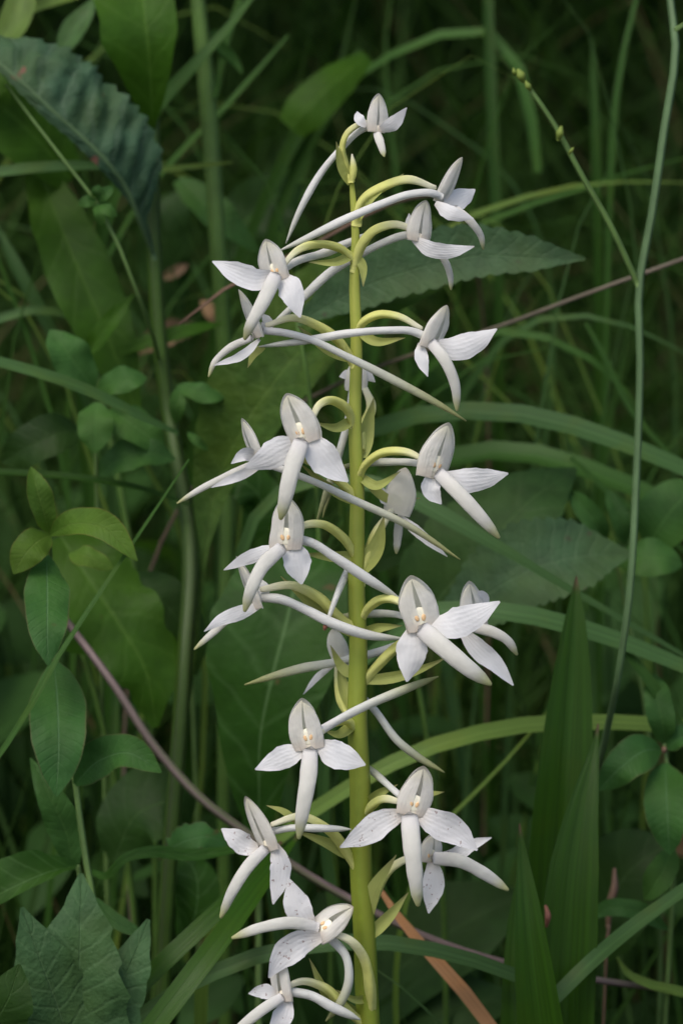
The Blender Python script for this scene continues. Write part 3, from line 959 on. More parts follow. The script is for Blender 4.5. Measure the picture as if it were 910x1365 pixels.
def leaf(parent, pts, wpx, mat, prof=OVATE, name='leaf', label=None, n=26, m=8, **kw):
    kw.setdefault('seed', RND.uniform(0, 50))
    kw.setdefault('roll', RND.uniform(-.15, .15))
    kw.setdefault('up', .4)
    kw.setdefault('fold', RND.uniform(.05, .25))
    kw.setdefault('wavy', (0.16, RND.uniform(1, 2.8)))
    kw.setdefault('cup', RND.uniform(-.22, .12))
    kw.setdefault('twist', RND.uniform(-.3, .3))
    kw.setdefault('rag', 0.04)
    g = G()
    wl = wpx if isinstance(wpx, (list, tuple)) else mul(prof, wpx)
    g.ribbon(pts, wl, n, m, **kw)
    o = g.build(name, M[mat], parent)
    if label:
        o['label'] = label
    return o


def stalk(parent, pts, wpx, mat, name='stem', n=30, sides=10, rib=0.04):
    g = G()
    g.tube(pts, wpx, n, sides, 1.0, rib=rib)
    return g.build(name, M[mat], parent)


def gp(x, y, d, dx=0.0, dy=0.0):
    return down(W(x, y, d), dx, dy)


def blade(label, pts, wpx, mat='blade', prof=BLADE, name='grass_blade', cat='grass blade', group=None, base=None, n=34, **kw):
    """a single grass blade; base = ground offset (dx, dy) under its first point"""
    P = [V(p) for p in pts]
    wl = wpx if isinstance(wpx, (list, tuple)) else mul(prof, wpx)
    if base is not None:
        b = down(P[0], *base)
        P = [b, b.lerp(P[0], .5) + Vector((0, 0, .01))] + P
        if len(wl) == len(pts):
            wl = [wl[0] * .8, wl[0]] + list(wl)
    kw.setdefault('fold', RND.uniform(.15, .4))
    kw.setdefault('roll', RND.uniform(-.25, .25))
    kw.setdefault('up', .65)
    kw.setdefault('rag', 0.03)
    kw.setdefault('seed', RND.uniform(0, 50))
    g = G()
    g.ribbon(P, wl, n, 4, **kw)
    return tag(g.build(name, M[mat], None, P[0]), label, cat, group)


# --- tall dark-stemmed plant, left
b = gp(215, 1365, 98, -.004, .01)
T1 = thing('tall_meadow_plant', 'tall plant with thick dark green stem and wrinkled grey leaf left of the orchid', 'plant', b)
stalk(T1, [(203, -60, 140), (204, 140, 130), (205, 300, 130), (212, 440, 130), (228, 570, 130), (250, 690, 114), (254, 760, 106), (248, 860, 98), (238, 1000, 96), (224, 1180, 96), (215, 1365, 98), b],
      [17, 18, 20, 20, 20, 22, 22, 22, 22, 22, 23, 24], 'stem_dark', n=60)
leaf(T1, [(203, 172, 128), (201, 110, 122), (196, 50, 118), (188, -20, 122), (180, -90, 135)], [10, 62, 108, 122, 90], 'clasp', fold=.2, asym=(1.15, .75), rag=.08, wavy=(.1, 2))
leaf(T1, [(207, 345, 128), (190, 295, 122), (166, 246, 116), (140, 212, 112), (108, 180, 110), (70, 146, 108), (34, 112, 108), (-30, 60, 112)], [5, 10, 125, 158, 162, 164, 150, 60], 'wrinkled',
     label='wrinkled grey green leaf with brown spots', n=70, m=16, asym=(.16, 1), fold=.0, teeth=(22, .13), pucker=(.15, 11), wavy=(.04, 2), cup=-.15)
stalk(T1, [(206, 345, 127), (188, 300, 119), (166, 247, 113), (140, 213, 109), (108, 181, 107), (70, 147, 105), (34, 113, 105), (-20, 68, 108)], [6, 6, 5.5, 5, 4.5, 4, 4, 3], 'stem_grey', 'midrib')
leaf(T1, [(246, 960, 104), (258, 850, 106), (272, 730, 112), (290, 640, 114), (330, 560, 110), (385, 484, 108), (450, 418, 110), (520, 372, 118), (588, 345, 128)], [12, 14, 16, 55, 110, 125, 118, 80, 6], 'textured',
     label='long olive leaf with finely netted surface', n=60, m=10, fold=.22, teeth=(26, .05), asym=(1.15, .85), wavy=(.03, 2))
# --- upright stem beside it
b = gp(300, 900, 175, 0, .03)
T2 = thing('upright_stem', 'smooth upright green stem right of the thick dark one', 'plant', b)
stalk(T2, [(258, -60, 165), (264, 0, 165), (275, 110, 165), (284, 220, 165), (291, 330, 165), (298, 440, 168), (303, 600, 172), (300, 900, 175), b], [18, 20, 23, 23, 22, 21, 20, 19, 18], 'stem_green', n=50)
leaf(T2, [(286, 130, 162), (300, 60, 175), (318, 0, 185), (330, -60, 195)], 10, 'blade', BLADE)
# --- folded leaf near the top
b = gp(330, 420, 235, 0, .02)
T3 = thing('folded_leaf_plant', 'broad blade bent over with its blunt tip hanging above the orchid spike', 'plant', b)
leaf(T3, [b, (338, 300, 232), (380, 210, 226), (440, 110, 222), (486, 72, 222)], [12, 16, 18, 24, 22], 'blade_dark', name='folded_blade', fold=.2)
leaf(T3, [(490, 74, 221), (458, 98, 214), (428, 124, 210), (402, 150, 209), (386, 170, 210)], [20, 46, 58, 58, 40], 'clasp', fold=-.15, rag=.08, wavy=(.05, 2))
leaf(T3, [(360, 420, 236), (362, 310, 232), (392, 235, 228), (430, 160, 224), (480, 90, 224)], [12, 16, 18, 18, 12], 'blade_dark', name='folded_blade', fold=.2)

# --- toothed blue green leaf behind the spike
b = gp(430, 700, 100, 0, .03)
T4 = thing('serrated_leaf_plant', 'dark toothed leaf pointing right behind the upper flowers', 'plant', b)
stalk(T4, [b, (424, 700, 98), (412, 520, 95), (396, 430, 92)], [7, 7, 6, 6], 'stem_green')
leaf(T4, [(396, 430, 92), (470, 388, 88), (560, 356, 84), (640, 340, 82), (710, 342, 80), (780, 345, 80)], [10, 62, 76, 66, 44, 3], 'serrated', n=70, teeth=(18, .28), fold=.12, asym=(1.1, .85), wavy=(.03, 2))
leaf(T4, [(400, 470, 96), (450, 430, 94), (510, 402, 92), (585, 385, 92)], 44, 'clasp', fold=.1)

# --- slender branched stem, right
b = gp(780, 1100, 95, 0, .02)
T5 = thing('branched_stalk', 'slender branching stalk with tiny green buds at the right', 'plant', b)
stalk(T5, [(890, -50, 66), (893, 0, 64), (900, 50, 62), (884, 180, 60), (868, 290, 60), (852, 380, 60), (853, 480, 60), (848, 640, 60), (838, 800, 60), (824, 900, 64), (812, 960, 74), (780, 1100, 95), b],
      [9, 10, 11, 11, 11, 11, 10, 10, 10, 9, 9, 9, 9], 'stem_grey', n=70)
stalk(T5, [(851, 382, 60), (815, 304, 56), (772, 228, 53), (738, 165, 51), (706, 118, 50), (696, 104, 50)], [8, 8, 7.5, 7, 6, 4], 'stem_pale', 'branch')
stalk(T5, [(899, 40, 62), (915, 30, 62), (960, 0, 64)], [8, 6, 5], 'stem_pale', 'branch')
for q in (((698, 108), (690, 92), 13), ((707, 120), (700, 108), 9), ((686, 100), (684, 90), 6), ((744, 186), (748, 168), 11), ((758, 205), (764, 196), 5)):
    g = G()
    g.tube([(*q[0], 50), ((q[0][0] + q[1][0]) / 2, (q[0][1] + q[1][1]) / 2, 49), (*q[1], 49)], [q[2] * .5, q[2], q[2] * .35], 10, 8)
    g.build('bud', M['bud'], T5)

# --- dry stalks
def dry_stalk(label, pts, w_, mat):
    P = [V(p) for p in pts]
    g = G()
    g.tube(P, w_, 40, 7)
    tag(g.build('dry_stalk', M[mat], None, P[-1]), label, 'dry stalk')


dry_stalk('short reddish brown dry stalk ending left of the upper flowers', [(238, 432, 80), (270, 406, 82), (310, 378, 84), (400, 335, 92), (484, 288, 100), (560, 262, 130), (620, 300, 200), gp(640, 330, 260)], [3, 4, 5, 5, 5, 5, 4, 4], 'dry')
dry_stalk('long thin brown dry stalk rising to the right edge', [(1010, 308, 100), (910, 345, 100), (780, 392, 102), (660, 437, 106), (560, 469, 112), (480, 498, 120), (405, 535, 130), (340, 572, 140), gp(250, 680, 170)], [5, 6, 6, 6, 5, 5, 5, 5, 5], 'dry_grey')

# --- arching grass blades on the right
blade('wide blue green blade arching right across the middle', [(430, 640, 130), (462, 594, 124), (510, 566, 120), (570, 553, 116), (640, 549, 112), (720, 557, 110), (800, 581, 108), (870, 607, 108), (960, 650, 110)], [18, 22, 23, 24, 25, 26, 25, 23, 18], 'blade_blue', base=(-.01, .03), fold=.25)
blade('dark wide blade arching under the blue green one', [(520, 670, 165), (570, 624, 160), (630, 606, 156), (700, 606, 152), (770, 624, 150), (850, 655, 150), (950, 700, 150)], [18, 24, 26, 27, 27, 25, 20], 'blade', base=(-.01, .03))
blade('grey green blade tapering down right behind the middle flowers', [(440, 640, 92), (490, 644, 90), (555, 668, 88), (620, 704, 86), (690, 744, 86), (770, 792, 88), (840, 832, 90), (930, 885, 94)], [16, 22, 24, 20, 13, 9, 8, 5], 'blade_blue', base=(-.02, .03))
blade('narrow blade curving over below the dry stalk', [(560, 500, 180), (610, 456, 172), (660, 441, 168), (720, 448, 165), (780, 474, 164), (830, 515, 164), (866, 575, 166)], 12, 'blade', base=(-.01, .02))
blade('pale blade arching to the right edge behind the tall stalk', [(640, 490, 200), (700, 432, 190), (770, 420, 186), (840, 435, 184), (950, 492, 184)], 17, 'blade_blue', base=(0, .02))
blade('dull thin blade sloping down behind the tall stalk', [(780, 430, 160), (808, 480, 160), (840, 545, 160), (880, 592, 160), (930, 640, 160)], 8, 'blade')
blade('thin blade sloping down to the lower right', [(760, 610, 140), (810, 655, 140), (870, 700, 142), (940, 760, 145)], 8, 'blade')
blade('long yellow green blade arching right behind the sword leaves', [(330, 1160, 92), (385, 1105, 90), (440, 1066, 88), (490, 1036, 86), (545, 1007, 86), (610, 985, 88), (700, 967, 92), (800, 963, 94), (900, 968, 96), (1000, 980, 100)], [18, 19, 20, 21, 22, 22, 22, 21, 20, 16], 'blade_yellow', base=(-.015, .03), fold=.15)
blade('light green blade sloping right behind the flower pair', [(520, 850, 80), (580, 815, 76), (650, 813, 74), (720, 824, 74), (800, 846, 76), (860, 868, 78), (950, 906, 80)], [16, 22, 24, 25, 24, 22, 16], 'blade_blue', base=(-.01, .03))
blade('short blade forking down from the sloping light one', [(960, 1040, 82), (900, 965, 80), (862, 905, 78), (830, 868, 78), (796, 846, 79)], 18, 'blade')
blade('thin straight blade rising behind the sword leaves', [(600, 1090, 105), (650, 1040, 108), (700, 985, 112), (735, 940, 116), (790, 870, 122)], 9, 'blade_yellow', base=(-.02, .02))
blade('pale low blade bowed across the foot of the spike', [(150, 1400, 50), (200, 1345, 50), (260, 1310, 48), (340, 1277, 46), (430, 1260, 46), (510, 1258, 46), (600, 1273, 48), (690, 1303, 52), (780, 1345, 58)], [18, 20, 22, 23, 23, 22, 21, 19, 12], 'blade_blue', base=(-.02, .02))
blade('wide dark blade slanting up from the lower left, upper of two', [(145, 1360, 44), (190, 1312, 42), (240, 1263, 42), (290, 1216, 46), (335, 1168, 52), (375, 1122, 62)], [24, 25, 25, 24, 18, 4], 'sword', base=(-.03, .0))
blade('wide dark blade slanting up from the lower left, lower of two', [(160, 1430, 28), (205, 1370, 28), (252, 1308, 30), (300, 1244, 36), (346, 1182, 46), (400, 1110, 60)], [30, 31, 32, 30, 24, 4], 'sword', base=(-.03, .0))
blade('bluish blade sloping from the left edge over the trefoil leaves', [(-60, 468, 78), (0, 483, 80), (60, 500, 82), (115, 520, 86), (180, 551, 92), (238, 578, 100)], [13, 14, 15, 15, 13, 5], 'blade_blue')
blade('level grey green blade behind the wrinkled leaf', [(-60, 236, 135), (0, 229, 135), (60, 223, 136), (110, 221, 138), (160, 224, 142)], [14, 15, 15, 13, 5], 'blade_blue')
blade('grey blade leaning at the left edge', [(100, 500, 170), (70, 445, 165), (42, 395, 162), (16, 345, 162), (-5, 300, 165)], [12, 17, 20, 18, 6], 'blade_blue', base=(.01, .03))
blade('curved grey blade low at the left edge', [(-40, 440, 150), (0, 425, 150), (50, 414, 150), (90, 420, 152), (130, 440, 156)], 13, 'blade_blue')
blade('thin dark blade under the trefoil leaves', [(-40, 630, 96), (40, 632, 98), (120, 640, 100), (200, 655, 104), (270, 680, 110)], 10, 'blade_dark')
blade('pale thin blade leaning across the oval leaves', [(-40, 1062, 22), (0, 1006, 22), (40, 944, 22), (72, 885, 24), (130, 795, 28), (190, 705, 34), (252, 612, 42)], [7, 8, 8, 7, 6, 4.5, 2.5], 'blade', base=(-.02, .01))
blade('bluish blade slanting up at the lower right', [(600, 1475, 44), (680, 1388, 43), (735, 1336, 43), (780, 1291, 45), (830, 1247, 52), (910, 1188, 60), (990, 1130, 72)], [18, 19, 20, 21, 20, 17, 10], 'blade_blue', up=.45)
blade('curled blade with pale edge low at the right', [(822, 1276, 86), (836, 1298, 86), (862, 1312, 86), (900, 1322, 88), (960, 1335, 92)], [3, 10, 13, 14, 12], 'blade_yellow')
blade('dry orange brown blade slanting down behind the stem base', [(720, 1470, 52), (655, 1372, 56), (616, 1320, 58), (578, 1278, 60), (540, 1235, 62), (506, 1186, 66)], [18, 18, 19, 17, 13, 6], 'orange', name='withered_grass', cat='dry grass', base=(.02, .0))
blade('thin blue blade slanting at the foot of the spike', [(640, 1420, 64), (590, 1370, 64), (545, 1325, 64), (500, 1292, 66), (470, 1275, 70)], 9, 'blade_blue', base=(.01, .01))
blade('narrow green blade rising behind the orange one', [(670, 1400, 84), (620, 1340, 84), (575, 1270, 86), (530, 1210, 88), (480, 1130, 92)], 8, 'blade', base=(.01, .01))
# --- blades of the upper background
blade('upright stem-like blade behind the bud branch', [(662, 330, 250), (657, 200, 250), (653, 100, 252), (650, 0, 255), (648, -60, 258)], [15, 16, 16, 15, 13], 'blade_dark', base=(.0, .03))
blade('blade arching over and down left of the bud branch', [(440, 130, 275), (495, 88, 270), (560, 56, 265), (625, 38, 262), (668, 50, 258), (698, 115, 256), (716, 230, 256)], [5, 8, 11, 13, 14, 18, 12], 'blade', base=(-.04, .03), up=.45)
blade('green blade running level to the right edge', [(560, 330, 215), (620, 292, 212), (690, 266, 208), (770, 247, 206), (840, 242, 206), (960, 246, 210)], 14, 'blade_yellow', base=(-.02, .03))
blade('second level blade just above it at the right', [(600, 320, 225), (700, 275, 222), (780, 250, 220), (850, 226, 220), (960, 200, 224)], 13, 'blade', base=(-.02, .03))
blade('knobbly stalk rising near the right edge', [(808, 420, 215), (812, 280, 212), (816, 185, 210), (825, 95, 210), (847, 0, 212), (858, -60, 214)], [8, 9, 10, 8, 7, 6], 'blade', base=(.0, .02))
blade('dim upright blade with pale tip right of the bud branch', [(796, 330, 265), (794, 220, 262), (791, 120, 262), (789, 50, 264)], [12, 14, 12, 3], 'blade_dark', base=(.0, .03))
blade('slanting blade between the two left stems', [(150, 330, 205), (222, 222, 202), (292, 152, 200), (340, 98, 200), (385, 46, 202)], [7, 8, 8, 7, 3], 'blade', base=(-.01, .03))
blade('broad pale blade slanting across the left stem', [(190, 175, 158), (218, 128, 156), (262, 84, 156), (300, 42, 158), (345, -18, 162)], [20, 22, 16, 12, 8], 'blade', base=(-.02, .04))
blade('short level straw blade crossing the left stems', [(180, 232, 148), (215, 226, 148), (262, 221, 148), (310, 216, 150)], [7, 8, 7, 2], 'blade_yellow')
blade('short green blade hanging near the left stem', [(282, 40, 170), (296, 66, 172), (312, 82, 174), (324, 100, 174)], 15, 'blade')
blade('long blade leaning right at the top', [(330, 420, 300), (380, 300, 298), (420, 180, 296), (455, 80, 296), (480, -40, 298)], 20, 'blade_dark', base=(.0, .03))
blade('thin pale blade slanting down right above the top flower', [(640, 200, 290), (590, 165, 288), (545, 135, 288), (500, 118, 290), (440, 120, 294)], 8, 'blade_blue', base=(.02, .02))
blade('yellowish leaf at the top left corner', [(-10, 70, 150), (20, 30, 150), (32, -10, 152), (40, -60, 156)], 44, 'blade_yellow', LANCE)
blade('grey leaf tip above the wrinkled leaf', [(80, 75, 150), (96, 45, 150), (112, 22, 150), (128, -6, 152)], 34, 'blade_blue', LANCE)
blade('bright blade along the top left edge', [(30, 16, 160), (70, 2, 160), (120, -10, 162)], 16, 'blade_yellow')
blade('tall pale blade right of centre at the top', [(540, 420, 320), (530, 250, 318), (515, 120, 318), (520, 0, 320), (540, -60, 324)], 13, 'blade', base=(.0, .03))

# --- thin yellow stalk crossing the upper left
b = gp(250, 800, 150, .0, .02)
T6 = thing('thin_stalk', 'thin yellow stalk with a tuft of tiny leaves at the upper left', 'stalk', b)
stalk(T6, [(8, 112, 92), (58, 178, 90), (100, 232, 90), (128, 268, 90), (156, 322, 91), (182, 388, 92), (206, 455, 112), (216, 510, 142), (240, 640, 146), (250, 800, 150), b], [4, 5, 5, 5, 5, 5, 5, 5, 5, 5], 'stem_pale', n=40)
for p_, q_ in (((128, 266), (104, 272)), ((130, 268), (150, 248)), ((130, 272), (136, 300)), ((128, 264), (132, 246)), ((132, 272), (156, 288))):
    leaf(T6, [(*p_, 89), ((p_[0] + q_[0]) / 2, (p_[1] + q_[1]) / 2 - 1, 87), (*q_, 88)], 17, 'clover_far', n=10, m=4)

# --- broad leaves, left
b = gp(160, 700, 150, .0, .03)
T7 = thing('broad_leaved_plant', 'drooping long olive leaves below the wrinkled leaf', 'plant', b)
stalk(T7, [b, (150, 600, 155), (90, 350, 158), (50, 235, 156)], [8, 8, 7, 6], 'stem_green')
leaf(T7, [(52, 228, 152), (80, 300, 145), (118, 390, 140), (150, 465, 138), (185, 560, 138)], [40, 78, 92, 70, 10], 'clasp', fold=.18, rag=.08)
leaf(T7, [(95, 240, 150), (50, 185, 145), (0, 140, 143), (-70, 95, 145)], [40, 96, 104, 50], 'clasp', fold=.12)
leaf(T7, [(-50, 130, 138), (-15, 104, 136), (14, 92, 135), (34, 96, 134)], [50, 52, 40, 6], 'clasp', name='leaf', label='leaf tip with a brown spot', fold=.1)
leaf(T7, [(112, 476, 132), (135, 445, 130), (158, 415, 130), (180, 390, 132)], 26, 'clasp', LANCE)
leaf(T7, [(160, 470, 136), (205, 452, 135), (250, 440, 136), (300, 430, 140)], 22, 'clasp', LANCE)

b = gp(330, 470, 270, 0, .03)
T8 = thing('dull_leaved_plant', 'dull grey green leaves in the shade between the left stems', 'plant', b)
stalk(T8, [b, (320, 400, 262), (300, 345, 255)], [7, 6, 6], 'stem_green')
leaf(T8, [(300, 345, 252), (330, 295, 250), (370, 262, 252), (405, 250, 256)], 85, 'broad_dark')
leaf(T8, [(236, 240, 196), (270, 268, 192), (305, 300, 190), (348, 338, 192)], 46, 'clover_far', LANCE, fold=.2)
leaf(T8, [(240, 420, 255), (220, 350, 250), (225, 290, 248), (250, 250, 250)], 75, 'broad_dark')

# --- trefoil plant
b = gp(132, 760, 112, 0, .03)
T9 = thing('trefoil_plant', 'trefoil with small green leaves beside the thick dark stem', 'plant', b)
stalk(T9, [(128, 522, 104), (127, 600, 105), (130, 690, 108), (132, 760, 112), b], [5, 5, 5, 5, 5], 'stem_pale')
leaf(T9, [(126, 518, 104), (104, 490, 101), (84, 462, 100), (66, 440, 102)], 54, 'clover_far', fold=.2)
leaf(T9, [(130, 520, 103), (150, 510, 100), (174, 504, 99), (196, 504, 101)], 36, 'clover_far', fold=.2)
leaf(T9, [(127, 536, 100), (127, 560, 97), (127, 582, 96), (127, 604, 96)], 50, 'clover_far', fold=.2)
leaf(T9, [(148, 545, 104), (170, 562, 101), (196, 580, 101), (220, 596, 103)], 48, 'clover_far', fold=.2)
leaf(T9, [(132, 634, 104), (160, 612, 101), (196, 604, 100), (234, 612, 102)], 42, 'clover_far', fold=.2)
leaf(T9, [(108, 572, 112), (76, 578, 108), (40, 594, 108), (2, 616, 112)], 60, 'broad_dark', fold=.2)
leaf(T9, [(236, 514, 110), (258, 520, 108), (280, 526, 108), (300, 528, 110)], 26, 'clover_far')
leaf(T9, [(242, 512, 110), (236, 540, 108), (234, 565, 110)], 22, 'clover_far')
leaf(T9, [(250, 576, 108), (262, 588, 106), (278, 600, 108)], 12, 'clover_far')

# --- oval leaved plant in front, left
b = gp(130, 1290, 50, .0, .01)
T10 = thing('oval_leaved_plant', 'front plant with reddish edged oval leaves at the left', 'plant', b)
stalk(T10, [(66, 712, 42), (70, 800, 46), (74, 885, 48), (88, 965, 48), (101, 1046, 48), (112, 1130, 48), (124, 1200, 48), (130, 1290, 50), b], [5, 6, 6, 6, 8, 9, 9, 10, 10], 'stem_pale', n=40)
leaf(T10, [(66, 710, 40), (58, 682, 37), (50, 655, 36), (41, 622, 37)], 36, 'clover_young', label='young pale green leaf', fold=.35)
leaf(T10, [(67, 713, 39), (50, 722, 35), (34, 738, 33), (18, 765, 33)], 46, 'clover_young', fold=.15)
leaf(T10, [(67, 713, 39), (98, 698, 34), (138, 704, 30), (183, 748, 28)], 44, 'clover_young', fold=.2, asym=(1, .8))
leaf(T10, [(62, 740, 40), (63, 790, 32), (63, 838, 27), (64, 887, 25)], 62, 'clover', fold=.15)
leaf(T10, [(72, 882, 42), (77, 945, 34), (78, 1005, 29), (75, 1062, 28)], 78, 'clover', fold=.15)
leaf(T10, [(100, 1046, 46), (132, 1014, 40), (172, 1004, 36), (215, 1030, 35)], 52, 'clover', fold=.2)
leaf(T10, [(92, 738, 62), (116, 742, 58), (152, 758, 58)], 28, 'clover_young')

# --- ragged leaf behind it
b = gp(150, 1050, 118, .0, .03)
T11 = thing('ragged_leaf_plant', 'ragged broad olive leaf behind the reddish edged oval leaves', 'plant', b)
stalk(T11, [b, (120, 900, 118), (70, 740, 112), (80, 720, 108)], [8, 8, 7, 6], 'stem_green')
leaf(T11, [(80, 715, 106), (120, 776, 100), (160, 835, 97), (192, 890, 96), (208, 970, 98)], [60, 128, 120, 96, 8], 'clasp', rag=.42, n=44, m=10)
leaf(T11, [(140, 800, 122), (200, 790, 118), (240, 830, 118), (262, 900, 120)], 70, 'broad_dark')

# --- long purplish stem
PS = [(42, 764, 84), (66, 798, 86), (95, 836, 88), (150, 910, 84), (210, 1000, 82), (270, 1066, 80), (330, 1112, 80), (400, 1160, 80), (470, 1201, 80), (560, 1246, 80), (680, 1286, 82), (790, 1306, 86), (930, 1324, 92)]
g = G()
g.tube(PS, [9, 10, 10, 11, 12, 12, 12, 11, 11, 10, 10, 9, 8], 70, 10, rib=.05)
tag(g.build('trailing_stem', M['stem_purple']), 'long pinkish brown stem trailing down behind the orchid', 'stem')

# --- big light leaf behind the lower flowers
b = gp(345, 1300, 100, .0, .02)
T12 = thing('dock_leaf_plant', 'big broad green leaf with pale veins behind the lower left flowers', 'plant', b)
leaf(T12, [(345, 1130, 98), (345, 1060, 94), (347, 980, 90), (362, 905, 88), (380, 835, 90), (396, 765, 95), (410, 705, 104)], [14, 70, 118, 176, 200, 160, 20], 'broad', n=44, m=12, fold=.12, asym=(1, .85), rag=.06, wavy=(.08, 2))
stalk(T12, [(345, 1140, 98), (345, 1300, 100), b], [9, 9, 9], 'stem_pale')
leaf(T12, [(330, 720, 140), (345, 660, 136), (320, 640, 136), (290, 650, 140)], 60, 'broad')

# --- toothed leaf, bottom left
b = gp(108, 1420, 30, 0, .0)
T13 = thing('toothed_leaf_plant', 'coarsely toothed lobed leaf standing in the lower left corner', 'plant', b)
stalk(T13, [(108, 1400, 32), (108, 1440, 32), b], [12, 12, 12], 'stem_pale')
leaf(T13, [(106, 1430, 30), (106, 1330, 28), (107, 1240, 28), (108, 1165, 32)], [110, 130, 80, 6], 'toothed', name='leaf_lobe', teeth=(6, .22), fold=.3, m=10, rag=.05)
leaf(T13, [(104, 1430, 31), (78, 1345, 27), (50, 1270, 25), (29, 1210, 26)], [100, 100, 62, 5], 'toothed', name='leaf_lobe', teeth=(6, .22), fold=.12, m=10, rag=.05)
leaf(T13, [(116, 1430, 31), (145, 1350, 30), (172, 1290, 32), (198, 1226, 36)], [80, 84, 56, 5], 'toothed', name='leaf_lobe', teeth=(6, .2), fold=.2, m=10, rag=.05)
leaf(T13, [(-40, 1440, 20), (-10, 1370, 16), (12, 1330, 14), (26, 1286, 15)], 80, 'broad_dark', name='leaf_lobe', teeth=(5, .2))

b = gp(112, 1260, 66, 0, .02)
T14 = thing('low_leafy_plant', 'smooth dark leaves spreading above the toothed lobed leaf', 'plant', b)
stalk(T14, [b, (112, 1210, 64), (104, 1155, 58)], [7, 7, 6], 'stem_pale')
leaf(T14, [(102, 1154, 56), (62, 1164, 50), (20, 1182, 48), (-40, 1215, 50)], [10, 60, 84, 70], 'broad', fold=.3, asym=(.35, 1))
leaf(T14, [(98, 1160, 62), (88, 1110, 60), (66, 1062, 58), (40, 1010, 60)], 48, 'clover_far', LANCE)
leaf(T14, [(122, 1162, 64), (142, 1168, 60), (166, 1145, 58), (200, 1136, 58), (250, 1140, 60), (330, 1130, 64)], [6, 11, 13, 16, 18, 8], 'broad', label='wavy leaf seen edge on')
leaf(T14, [(226, 1132, 68), (246, 1122, 66), (272, 1116, 66), (302, 1124, 68)], [30, 46, 38, 12], 'clover', rag=.5)
leaf(T14, [(124, 1195, 66), (150, 1225, 62), (176, 1240, 60), (202, 1252, 60)], 20, 'clover')
leaf(T14, [(150, 1150, 110), (190, 1080, 106), (220, 1070, 106), (250, 1110, 110)], 100, 'broad_dark')
leaf(T14, [(240, 1260, 104), (262, 1210, 100), (262, 1170, 100), (240, 1130, 104)], 60, 'broad')

# --- spotted dark leaves, right
b = gp(560, 960, 118, 0, .03)
T15 = thing('spotted_leaf_plant', 'dark broad leaves with blackish spots right of the middle flowers', 'plant', b)
stalk(T15, [b, (560, 930, 118), (545, 850, 116)], [8, 8, 7], 'stem_green')
leaf(T15, [(535, 860, 116), (590, 790, 112), (645, 730, 110), (700, 672, 112), (768, 624, 120)], [30, 140, 160, 110, 5], 'spotted', fold=.2, teeth=(16, .06), n=60)
leaf(T15, [(590, 838, 106), (650, 792, 102), (710, 758, 100), (775, 742, 102), (842, 738, 106)], [30, 96, 104, 84, 6], 'serrated', fold=.15, teeth=(20, .16), n=60)
leaf(T15, [(500, 760, 124), (540, 700, 122), (590, 660, 122), (640, 640, 126)], 90, 'broad_dark')

# --- round leaved plant at the right edge
b = gp(850, 900, 130, 0, .03)
T16 = thing('round_leaved_plant', 'small bright rounded leaves behind the tall right stalk', 'plant', b)
stalk(T16, [b, (840, 840, 128), (818, 745, 124), (806, 715, 122)], [5, 5, 5, 4], 'stem_pale')
leaf(T16, [(808, 722, 120), (792, 696, 116), (776, 676, 116), (757, 652, 118)], 34, 'clover_far', fold=.5)
leaf(T16, [(834, 725, 120), (828, 700, 117), (820, 676, 117), (808, 652, 119)], 28, 'clover_far', fold=.4)
leaf(T16, [(824, 752, 120), (850, 744, 116), (880, 744, 115), (910, 754, 117)], 50, 'clover_far', fold=.1)
leaf(T16, [(862, 730, 124), (880, 700, 120), (902, 672, 119), (935, 650, 122)], 76, 'clover_far', fold=.15)
leaf(T16, [(690, 700, 126), (720, 716, 122), (745, 720, 122), (770, 716, 124)], 24, 'clover_far', fold=.15)

# --- opposite leaved plant, lower right
b = gp(890, 1300, 90, 0, .03)
T17 = thing('opposite_leaved_plant', 'plant with smooth oval leaves around a reddish node at the right edge', 'plant', b)
stalk(T17, [(872, 880, 84), (882, 950, 82), (886, 1002, 80), (898, 1090, 82), (897, 1180, 84), (890, 1300, 90), b], [4, 5, 6, 6, 6, 7, 7], 'stem_pale')
g = G()
g.ball(W(885, 1000, 79), RGT * .0006, UPV * .0008, FWD * .0006)
g.build('node', M['dry'], T17)
leaf(T17, [(881, 1000, 78), (856, 1002, 72), (828, 1022, 70), (797, 1054, 72)], 54, 'clover', fold=.2)
leaf(T17, [(886, 1018, 78), (888, 1060, 71), (890, 1098, 69), (892, 1140, 70)], 62, 'clover', fold=.25)
leaf(T17, [(886, 992, 80), (882, 962, 77), (876, 930, 78), (872, 898, 82)], 40, 'clover_far', fold=.3)
leaf(T17, [(888, 998, 80), (906, 984, 78), (930, 978, 80)], 30, 'clover', fold=.2)
leaf(T17, [(894, 1130, 82), (884, 1160, 78), (872, 1180, 78), (858, 1200, 80)], 40, 'clover_far', fold=.3)
leaf(T17, [(770, 1290, 140), (810, 1200, 134), (850, 1150, 132), (896, 1120, 134)], 130, 'broad_dark', fold=.15)
leaf(T17, [(890, 1240, 92), (850, 1215, 88), (816, 1210, 88), (780, 1225, 92)], 26, 'clover_far')

